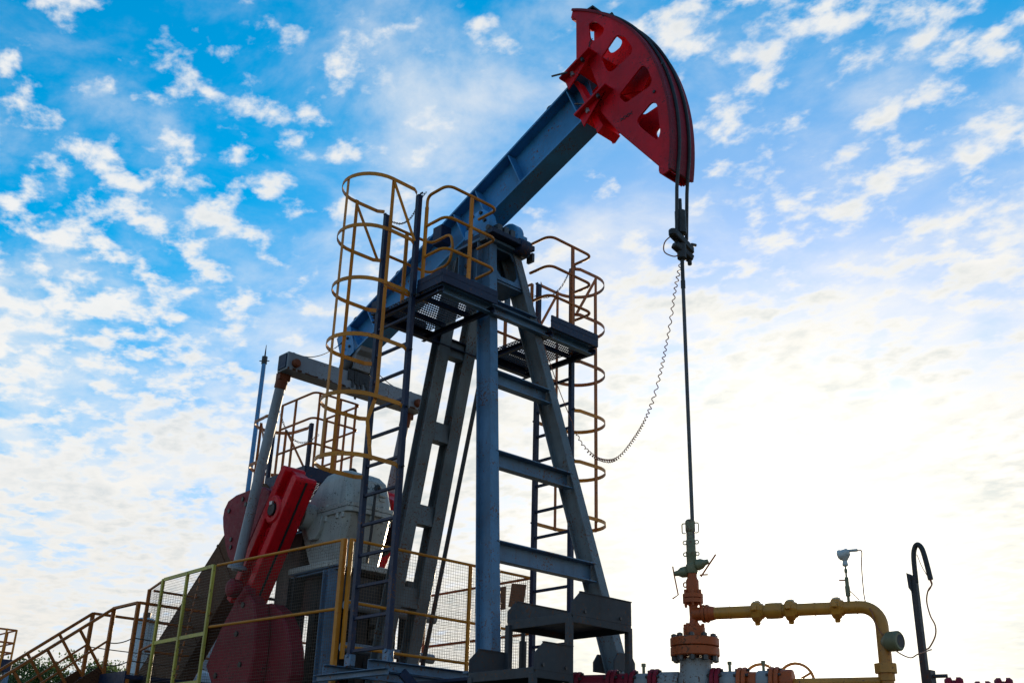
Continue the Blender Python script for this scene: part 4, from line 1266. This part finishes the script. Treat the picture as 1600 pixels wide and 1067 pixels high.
f = G(); f.tube([c + UD * 0.016 * cos(a * pi / 5) + Z * 0.02 * sin(a * pi / 5) for a in range(10)], 0.006, 6, True); f.build('eye', 'orange', WH)

# casing side outlets: a row of valves and flanged spools left and right of the casing head
CR = thing('casing_valve_row', (1.82, 0, 1.0), 'row of grey white spools and red flanged valves along the casing head', 'valves')
c0 = W0 + Z * 1.505
def spool(s0, s1, r, m, name='spool'):
    f = G(); L_ = s1 - s0
    f.lathe(c0 + UD * s0, UD, [(r * .93, 0), (r, 0.012), (r, L_ - 0.012), (r * .93, L_)], 22); return f.build(name, m, CR)
def disc(s0, s1, r, m):
    f = G(); L_ = s1 - s0
    f.lathe(c0 + UD * s0, UD, [(r - .006, 0), (r, 0.006), (r, L_ - 0.006), (r - .006, L_)], 26); return f.build('flange', m, CR)
def pair(sc, r, m):
    disc(sc - 0.036, sc - 0.003, r, m); disc(sc + 0.003, sc + 0.036, r, m)
    for k in range(8):
        a = 2 * pi * k / 8 + 0.2
        c = c0 + UD * sc + (UN * cos(a) + Z * sin(a)) * (r - 0.022)
        f = G(); f.cyl(c - UD * 0.058, c + UD * 0.058, 0.012, 6); f.build('stud', 'steel', CR)
spool(-0.30, -0.13, 0.105, 'white'); pair(-0.34, 0.130, 'redold')
spool(-0.50, -0.378, 0.098, 'white'); pair(-0.54, 0.128, 'redold')
spool(-0.66, -0.578, 0.100, 'redold', 'valve_body'); pair(-0.70, 0.132, 'redold')
spool(-0.98, -0.738, 0.095, 'redold', 'valve_body'); pair(-1.02, 0.120, 'redold')
pair(0.172, 0.130, 'redold'); spool(0.21, 0.345, 0.100, 'white')
pair(0.385, 0.128, 'orange'); spool(0.423, 0.50, 0.092, 'orange', 'valve_body'); spool(0.50, 0.60, 0.100, 'white')  # orange on the right hand flanges and valves imitates sun flare
pair(0.64, 0.126, 'orange'); spool(0.678, 0.78, 0.105, 'orange', 'valve_body')
spool(0.78, 1.43, 0.035, 'pipe', 'pipe')
for s0 in (-0.44, 0.28, 0.55):
    f = G(); c = c0 + UD * s0; f.cyl(c + Z * 0.09, c + Z * 0.15, 0.012, 8); f.cyl(c + Z * 0.15, c + Z * 0.175, 0.018, 6); f.build('grease_nipple', 'olive', CR)
for s0, dz in ((0.40, 0.05), (0.68, 0.05)):
    f = G(); c = c0 + UD * (s0 + 0.08) + UN * 0.22 + Z * 0.035
    f.tube([c + (UD * cos(2 * pi * k / 24) + Z * sin(2 * pi * k / 24)) * 0.14 for k in range(24)], 0.012, 8, True)
    for k in range(3):
        a = 2 * pi * k / 3 + 0.5
        f.cyl(c, c + (UD * cos(a) + Z * sin(a)) * 0.14, 0.009, 6)
    f.cyl(c0 + UD * (s0 + 0.06) + UN * 0.1, c, 0.018, 8)
    f.build('handwheel', 'pipe', CR)

# flow line
FL = thing('flow_line', (3.0, 0.5, 0), 'ochre flow pipe running from wellhead to an elbow going down', 'pipe')
fz = 2.065
def fp(s, z): return W0 + UD * s + Z * z
f = G()
elbow = [fp(0.0, fz), fp(1.33, fz)] + [fp(1.33 + 0.15 * sin(a * pi / 16), fz - 0.15 + 0.15 * cos(a * pi / 16)) for a in range(1, 9)] + [fp(1.475, 1.0), fp(1.475, 0.2)]
f.tube(elbow, 0.050, 16); f.build('pipe_run', 'pipe', FL)
def ff(s0, s1, rs, m, name):
    f = G(); f.lathe(fp(s0, fz), UD, [(r, (s1 - s0) * k / (len(rs) - 1)) for k, r in enumerate(rs)], 18); return f.build(name, m, FL)
def hammer(s0, r=0.084, L_=0.10):
    f = G(); f.lathe(fp(s0 - L_ / 2, fz), UD, [(0.056, 0), (r - .006, 0.012), (r, 0.020), (r, L_ * .72), (r - .008, L_ * .78), (0.064, L_ * .82), (0.062, L_)], 8); f.sm = [False] * len(f.sm); return f.build('hammer_union', 'pipe', FL, 0.003)
ff(0.075, 0.10, [0.07, 0.075, 0.07], 'orange', 'flange')
ff(0.104, 0.13, [0.07, 0.075, 0.07], 'orange', 'flange')
ff(0.13, 0.18, [0.062, 0.058, 0.052], 'orange', 'weld_neck')
ff(0.0, 0.07, [0.056, 0.054], 'orange', 'tee_branch')
hammer(0.53)
ff(0.60, 0.73, [0.062, 0.064, 0.064, 0.062], 'pipe', 'check_valve')
for s0 in (0.30, 0.98, 1.30):
    ff(s0, s0 + 0.012, [0.051, 0.0535, 0.051], 'pipe', 'weld_ring')
hammer(0.80)
hammer(1.16)
for s0 in (0.53, 0.80, 1.16):
    for k in range(3):
        a = 2 * pi * k / 3 + 0.9
        rd = UN * cos(a) + Z * sin(a)
        c = fp(s0 - 0.01, fz) + rd * 0.075
        f = G(); f.bar(c, c + rd * 0.035, 0.045, 0.04, UD); f.build('union_lug', 'pipe', FL, 0.006)
for z, r, h in ((1.60, 0.085, 0.07), (1.54, 0.062, 0.06)):
    f = G(); f.cyl(fp(1.475, z - h / 2), fp(1.475, z + h / 2), r, 8 if r > .07 else 16); f.build('union', 'pipe', FL)
f = G(); f.lathe(fp(1.475, 1.79) - UN * 0.02, UD * 0.9 - UN * 0.45, [(0.03, 0), (0.07, 0.05), (0.075, 0.07), (0.075, 0.14), (0.065, 0.15), (0.06, 0.145)], 18)
gd = f.build('junction_head', 'olive', FL)
f = G(); c = fp(1.475, 1.79) + (UD * 0.9 - UN * 0.45).normalized() * 0.151; f.cyl(c, c + (UD * 0.9 - UN * 0.45).normalized() * 0.004, 0.05, 16); f.build('gauge_face', 'plate', FL)

TR = thing('pressure_transmitter', tuple(fp(1.25, 2.11)), 'pale blue pressure transmitter on a thin valve stem above the pipe', 'instrument')
c = fp(1.25, 0)
f = G(); f.lathe(c + Z * 2.10, Z, [(0.012, 0), (0.012, 0.05), (0.02, 0.055), (0.02, 0.13), (0.016, 0.135), (0.016, 0.20), (0.008, 0.205), (0.008, 0.235), (0.013, 0.24), (0.013, 0.265), (0.007, 0.27), (0.007, 0.29)], 10); f.build('valve_stem', 'olive', TR)
f = G(); f.cyl(c + Z * 2.28 - UD * 0.005, c + Z * 2.28 - UD * 0.06, 0.006, 6); f.build('bleed_screw', 'orange', TR)
f = G(); f.lathe(c + Z * 2.39, Z, [(0.018, 0), (0.024, 0.01), (0.018, 0.04), (0.03, 0.06), (0.04, 0.075)], 14); f.lathe(c + Z * 2.475 - UD * 0.055, UD + Z * 0.25, [(0.02, 0), (0.042, 0.012), (0.042, 0.03), (0.036, 0.04), (0.036, 0.085), (0.02, 0.10)], 16); f.build('housing', 'blueface', TR)
f = G(); f.cyl(c + Z * 2.51 + UD * 0.03, c + Z * 2.512 + UD * 0.105, 0.012, 8); f.build('cable_gland', 'blueface', TR)
f = G(); f.bar(c + Z * 2.20 + UD * 0.01, c + Z * 2.12 + UD * 0.08, 0.016, 0.008); f.build('brace', 'pipe', TR)
g = G(); g.tube(curve_path([c + Z * 2.512 + UD * 0.10, c + Z * 2.50 + UD * 0.135, c + Z * 2.40 + UD * 0.125, c + Z * 2.25 + UD * 0.12, c + Z * 2.11 + UD * 0.125, fp(1.42, 2.02) - UN * 0.06, fp(1.45, 1.90) - UN * 0.06, fp(1.53, 1.78) - UN * 0.075, fp(1.58, 1.71) - UN * 0.08, fp(1.66, 1.675), fp(1.72, 1.70), V((3.40, 0.9, 1.76))]), 0.005, 6)
tag(g.build('instrument_cable', 'cable'), 'thin orange cable from the transmitter along the elbow to the hooked post', 'cable')

# hooked conduit post
HP = thing('conduit_post', (3.28, 1.0, 0), 'dark conduit post with hooked top beside the flow pipe elbow', 'post')
f = G(); f.bar((3.275, 1.0, 0), (3.275, 1.0, 2.35), 0.05, 0.05); f.build('post_tube', 'plate', HP, 0.003)
f = G(); f.tube(curve_path([(3.29, 1.0, 2.30), (3.295, 1.0, 2.50), (3.315, 1.0, 2.58), (3.345, 1.0, 2.60), (3.375, 1.0, 2.56), (3.395, 1.0, 2.46), (3.415, 1.0, 2.31)]), 0.021, 10); f.build('hook_conduit', 'black', HP)
f = G(); f.prism([(3.235, 2.38), (3.265, 2.36), (3.265, 2.22), (3.24, 2.26)], 0.96, 1.04); f.build('bracket', 'plate', HP)
f = G(); f.box(3.302, 3.34, 0.96, 1.04, 1.50, 1.62); f.cyl((3.34, 1.0, 1.575), (3.44, 1.03, 1.575), 0.014, 8); f.build('side_fitting', 'plate', HP)
g = G(); g.tube(curve_path([(3.415, 1.0, 2.31), (3.42, 1.0, 2.27), (3.385, 0.99, 2.22), (3.365, 0.99, 2.14), (3.385, 0.98, 2.03), (3.415, 0.98, 1.95), (3.41, 0.97, 1.87), (3.36, 0.96, 1.79), (3.33, 0.95, 1.77)]), 0.006, 6); g.tube(curve_path([(3.33, 0.99, 2.52), (3.36, 0.99, 2.42), (3.40, 0.99, 2.33), (3.42, 0.99, 2.26), (3.38, 0.99, 2.21)]), 0.003, 5)
tag(g.build('post_cable', 'cable'), 'thin cable dropping from the hook of the conduit post', 'cable')
FM = thing('flange_cluster', (3.44, 1.6, 0), 'pair of dark red flanged fittings peeking up right of the conduit post', 'fitting')
for c, r in (((3.30, 1.42, 1.535), 0.075), ((3.44, 1.62, 1.495), 0.095), ((3.56, 1.74, 1.53), 0.09)):
    f = G(); f.lathe(V(c) - UD * 0.07, UD, [(r * .8, 0), (r, 0.02), (r, 0.05), (r * .7, 0.06), (r * .7, 0.08), (r, 0.09), (r, 0.12), (r * .8, 0.14)], 16); f.cyl(V(c) - Z * 1.5, c, r * 0.5, 12); f.build('flanged_joint', 'redold', FM)

# ================================================================ stairway and landing at the rear left
SW = thing('stairway', (-6.6, -1.6, 0), 'rusty steel stairway with handrails climbing to the rear landing', 'stairs')
xa, xb, xc = -5.62, -6.31, -6.94
dz = 1.90
f = G(); f.box(xc - 0.03, xa + 0.03, -1.43, -0.2, dz - 0.05, dz); f.build('landing_deck', 'navy', SW, 0.004)
f = G(); f.box(xc - 0.035, xa + 0.035, -1.445, -1.432, dz - 0.12, dz + 0.04); f.build('landing_edge', 'navy', SW)
for x, y in ((xa, -1.40), (xb, -1.40), (xc, -1.40), (xc, -0.25)):
    f = G(); f.bar((x, y, 0), (x, y, 2.75), 0.045, 0.045); f.build('landing_post', 'rail', SW, 0.003)
for a, b in (((xa, -1.40), (xb, -1.40)), ((xa, -1.40), (xa, -0.40)), ((xc, -1.40), (xc, -0.25))):
    f = G(); f.bar((a[0], a[1], 2.755), (b[0], b[1], 2.755), 0.05, 0.03); f.build('handrail', 'rail', SW, 0.003)
    for z in (2.33, 2.06):
        A_, B_ = V((a[0], a[1], z)), V((b[0], b[1], z))
        f = G(); f.tube([A_.lerp(B_, t / 8) - Z * 0.03 * 4 * (t / 8) * (1 - t / 8) * (1 if a[1] == b[1] else 0.3) for t in range(9)], 0.007, 6); f.build('infill_wire', 'mesh', SW)
sd = V((0, -1.07, -0.85)).normalized(); sn = V((0, -0.85, 1.07)).normalized()
SL = 3.1
for x in (xb, xc):
    T0 = V((x, -1.40, 2.755))
    f = G(); f.bar(T0, T0 + sd * 2.9, 0.05, 0.035, sn); f.build('handrail', 'rail', SW, 0.003)
    S0 = V((x, -1.40, 1.98))
    f = G(); f.bar(S0, S0 + sd * 3.05, 0.02, 0.17, sn); f.build('stringer', 'brown', SW, 0.002)
    f = G(); f.bar(V((x, -1.40, 2.36)) + sd * 0.02, V((x, -1.40, 2.36)) + sd * 2.75, 0.02, 0.025, sn); f.build('mid_rail', 'rail', SW)
    for k in range(6):
        p = T0 + sd * (0.50 + 0.45 * k)
        hgt = 0.60
        f = G(); f.bar(p, p - sn * hgt, 0.04, 0.025, sd); f.build('baluster', 'rail', SW)
for k in range(10):
    p = V((0, -1.40, dz)) + V((0, -0.245, -0.195)) * (k + 0.6)
    f = G(); f.box(xc + 0.012, xb - 0.012, p.y - 0.12, p.y + 0.12, p.z - 0.03, p.z); f.build('tread', 'brown', SW)

# antenna mast, tanks
MS = thing('lightning_mast', (-6.7, 0.5, 1.2), 'slim blue mast with pointed tip behind the pitman arm', 'mast')
f = G(); f.cyl((-6.7, 0.5, 1.2), (-6.7, 0.5, 6.82), 0.042, 12, 0.034); f.build('pole', 'beamblue', MS)
f = G(); f.cyl((-6.7, 0.5, 6.82), (-6.7, 0.5, 7.12), 0.020, 8, 0.004); f.build('tip', 'black', MS)
f = G(); f.cyl((-6.78, 0.46, 6.86), (-6.62, 0.54, 6.84), 0.008, 6); f.cyl((-6.7, 0.5, 6.80), (-6.7, 0.5, 6.92), 0.045, 8); f.build('tip_clamp', 'black', MS)

def tank(x, y, z0, z1, r, label, mname):
    P = thing('tank', (x, y, 0), label, 'tank')
    f = G(); f.lathe((x, y, z0), Z, [(r * .9, 0), (r, 0.03), (r, z1 - z0 - 0.1), (r * .93, z1 - z0 - 0.04), (r * .6, z1 - z0), (0.05, z1 - z0 + 0.01)], 24); f.build('shell', mname, P)
    f = G(); f.lathe((x, y, z1 - 0.12), Z, [(r + .004, 0), (r + .012, 0.01), (r + .012, 0.04), (r + .004, 0.05)], 24); f.build('band', mname, P)
    for k in range(3):
        a = 2 * pi * k / 3
        f = G(); f.bar((x + r * .8 * cos(a), y + r * .8 * sin(a), 0), (x + r * .8 * cos(a), y + r * .8 * sin(a), z0 + .05), 0.06, 0.06); f.build('leg', 'steel', P)
    f = G(); f.cyl((x, y, z1), (x, y, z1 + 0.1), 0.07, 12); f.build('filler_neck', 'steel', P)
tank(-11.55, 1.5, 1.2, 3.50, 0.21, 'pale blue upright tank seen behind the stair landing', 'tank')
tank(-9.2, 1.7, 1.0, 3.42, 0.42, 'grey upright tank seen through the mesh beside the belt guard', 'grey')

# ================================================================ distant platform tower of a second unit
FT = thing('distant_platform', (-30.1, 4.3, 0), 'small distant railed platform on legs at the left edge', 'platform')
bx, by, dz = -29.75, 4.6, 4.0
f = G(); f.box(bx - 1.2, bx + 1.2, by - 0.7, by + 0.7, dz - 0.02, dz + 0.35); f.build('deck', 'navy', FT, 0.01)
for x in (bx - 1.1, bx + 1.1):
    for y in (by - 0.6, by + 0.6):
        f = G(); f.bar((x, y, 0), (x, y, dz - 0.02), 0.16, 0.16); f.build('leg', 'blue', FT)
for x in (bx - 1.15, bx - 0.4, bx + 0.4, bx + 1.15):
    for y in (by - 0.65, by + 0.65):
        f = G(); f.bar((x, y, dz + 0.351), (x, y, dz + 1.25), 0.05, 0.05); f.build('rail_post', 'rail' if x < bx + 1 else 'yellow', FT)
for z in (1.24, 0.85, 0.55):
    f = G(); f.tube([(bx - 1.15, by - 0.65, dz + z), (bx + 1.15, by - 0.65, dz + z), (bx + 1.15, by + 0.65, dz + z), (bx - 1.15, by + 0.65, dz + z)], 0.03, 6, True); f.build('guard_rail', 'rail', FT)
f = G(); f.bar((bx + 1.3, by - 0.3, 0.5), (bx + 1.3, by - 0.3, dz + 1.25), 0.05, 0.05); f.bar((bx + 1.3, by + 0.3, 0.5), (bx + 1.3, by + 0.3, dz + 1.25), 0.05, 0.05)
for k in range(12):
    f.bar((bx + 1.3, by - 0.28, 0.8 + 0.3 * k), (bx + 1.3, by + 0.28, 0.8 + 0.3 * k), 0.03, 0.03)
f.build('ladder', 'yellow', FT)

# ================================================================ trees on the horizon
def tree(x, y, h, label, seed):
    rg = random.Random(seed)
    P = thing('tree', (x, y, 0), label, 'tree', 'trees on the horizon')
    f = G()
    f.cyl((x, y, -0.2), (x + 0.1, y, h * 0.45), 0.17, 8, 0.10)
    limbs = []
    for k in range(11):
        a = rg.uniform(0, 2 * pi); z = h * rg.uniform(0.28, 0.55)
        e = V((x + cos(a) * h * rg.uniform(.12, .30), y + sin(a) * h * rg.uniform(.12, .30), h * rg.uniform(0.6, 0.92)))
        f.cyl((x + 0.08, y, z), e, 0.06, 6, 0.02)
        limbs.append(e)
    f.cyl((x + 0.1, y, h * 0.45), (x, y, h * 0.95), 0.10, 6, 0.02)
    limbs.append(V((x, y, h * 0.95)))
    f.build('trunk', 'bark', P)
    f = G()
    for e in limbs:
        for c in range(12):
            cc = e + V((rg.gauss(0, .10), rg.gauss(0, .10), rg.gauss(-0.03, .07))) * h
            rr_ = h * rg.uniform(0.04, 0.09)
            for k in range(150):
                p = cc + V((rg.gauss(0, 1), rg.gauss(0, 1), rg.gauss(0, .8))) * rr_ * 0.75
                s_ = rg.uniform(0.05, 0.11)
                a1 = V((rg.gauss(0, 1), rg.gauss(0, 1), rg.gauss(0, 1))).normalized(); b1 = a1.orthogonal().normalized()
                f.add([p - a1 * s_, p + b1 * s_ * .55, p + a1 * s_, p - b1 * s_ * .55], [(0, 1, 2, 3)])
    f.build('crown', 'leaf', P)
for i, (x, y, h, lab) in enumerate(((-57.0, 17.0, 7.1, 'leafy tree at the left edge behind the stair handrail'),
                                    (-55.5, 20.5, 7.4, 'fuller leafy tree right beside the stair handrail foot'),
                                    (-60.0, 25.5, 6.5, 'lower tree under the stair stringer'),
                                    (-62.0, 13.5, 7.0, 'tree cut by the left edge of the picture'))):
    tree(x, y, h, lab, 30 + i)
# grass in the foreground
gv = G()
rg = random.Random(5)
for k in range(9000):
    r = 3 + 25 * rg.random() ** 1.5; a = rg.uniform(0, 2 * pi)
    x, y = -2 + r * cos(a), r * sin(a)
    if -8.4 < x < 2.5 and -1.4 < y < 1.4:
        continue
    h = rg.uniform(0.08, 0.28); t = rg.uniform(0, pi)
    dx, dy = cos(t) * 0.008, sin(t) * 0.008
    lx, ly = rg.gauss(0, .05), rg.gauss(0, .05)
    gv.add([(x - dx, y - dy, 0), (x + dx, y + dy, 0), (x + lx, y + ly, h)], [(0, 1, 2)])
tag(gv.build('grass', 'grass'), 'short dry grass around the pumping unit', 'grass', kind='stuff')
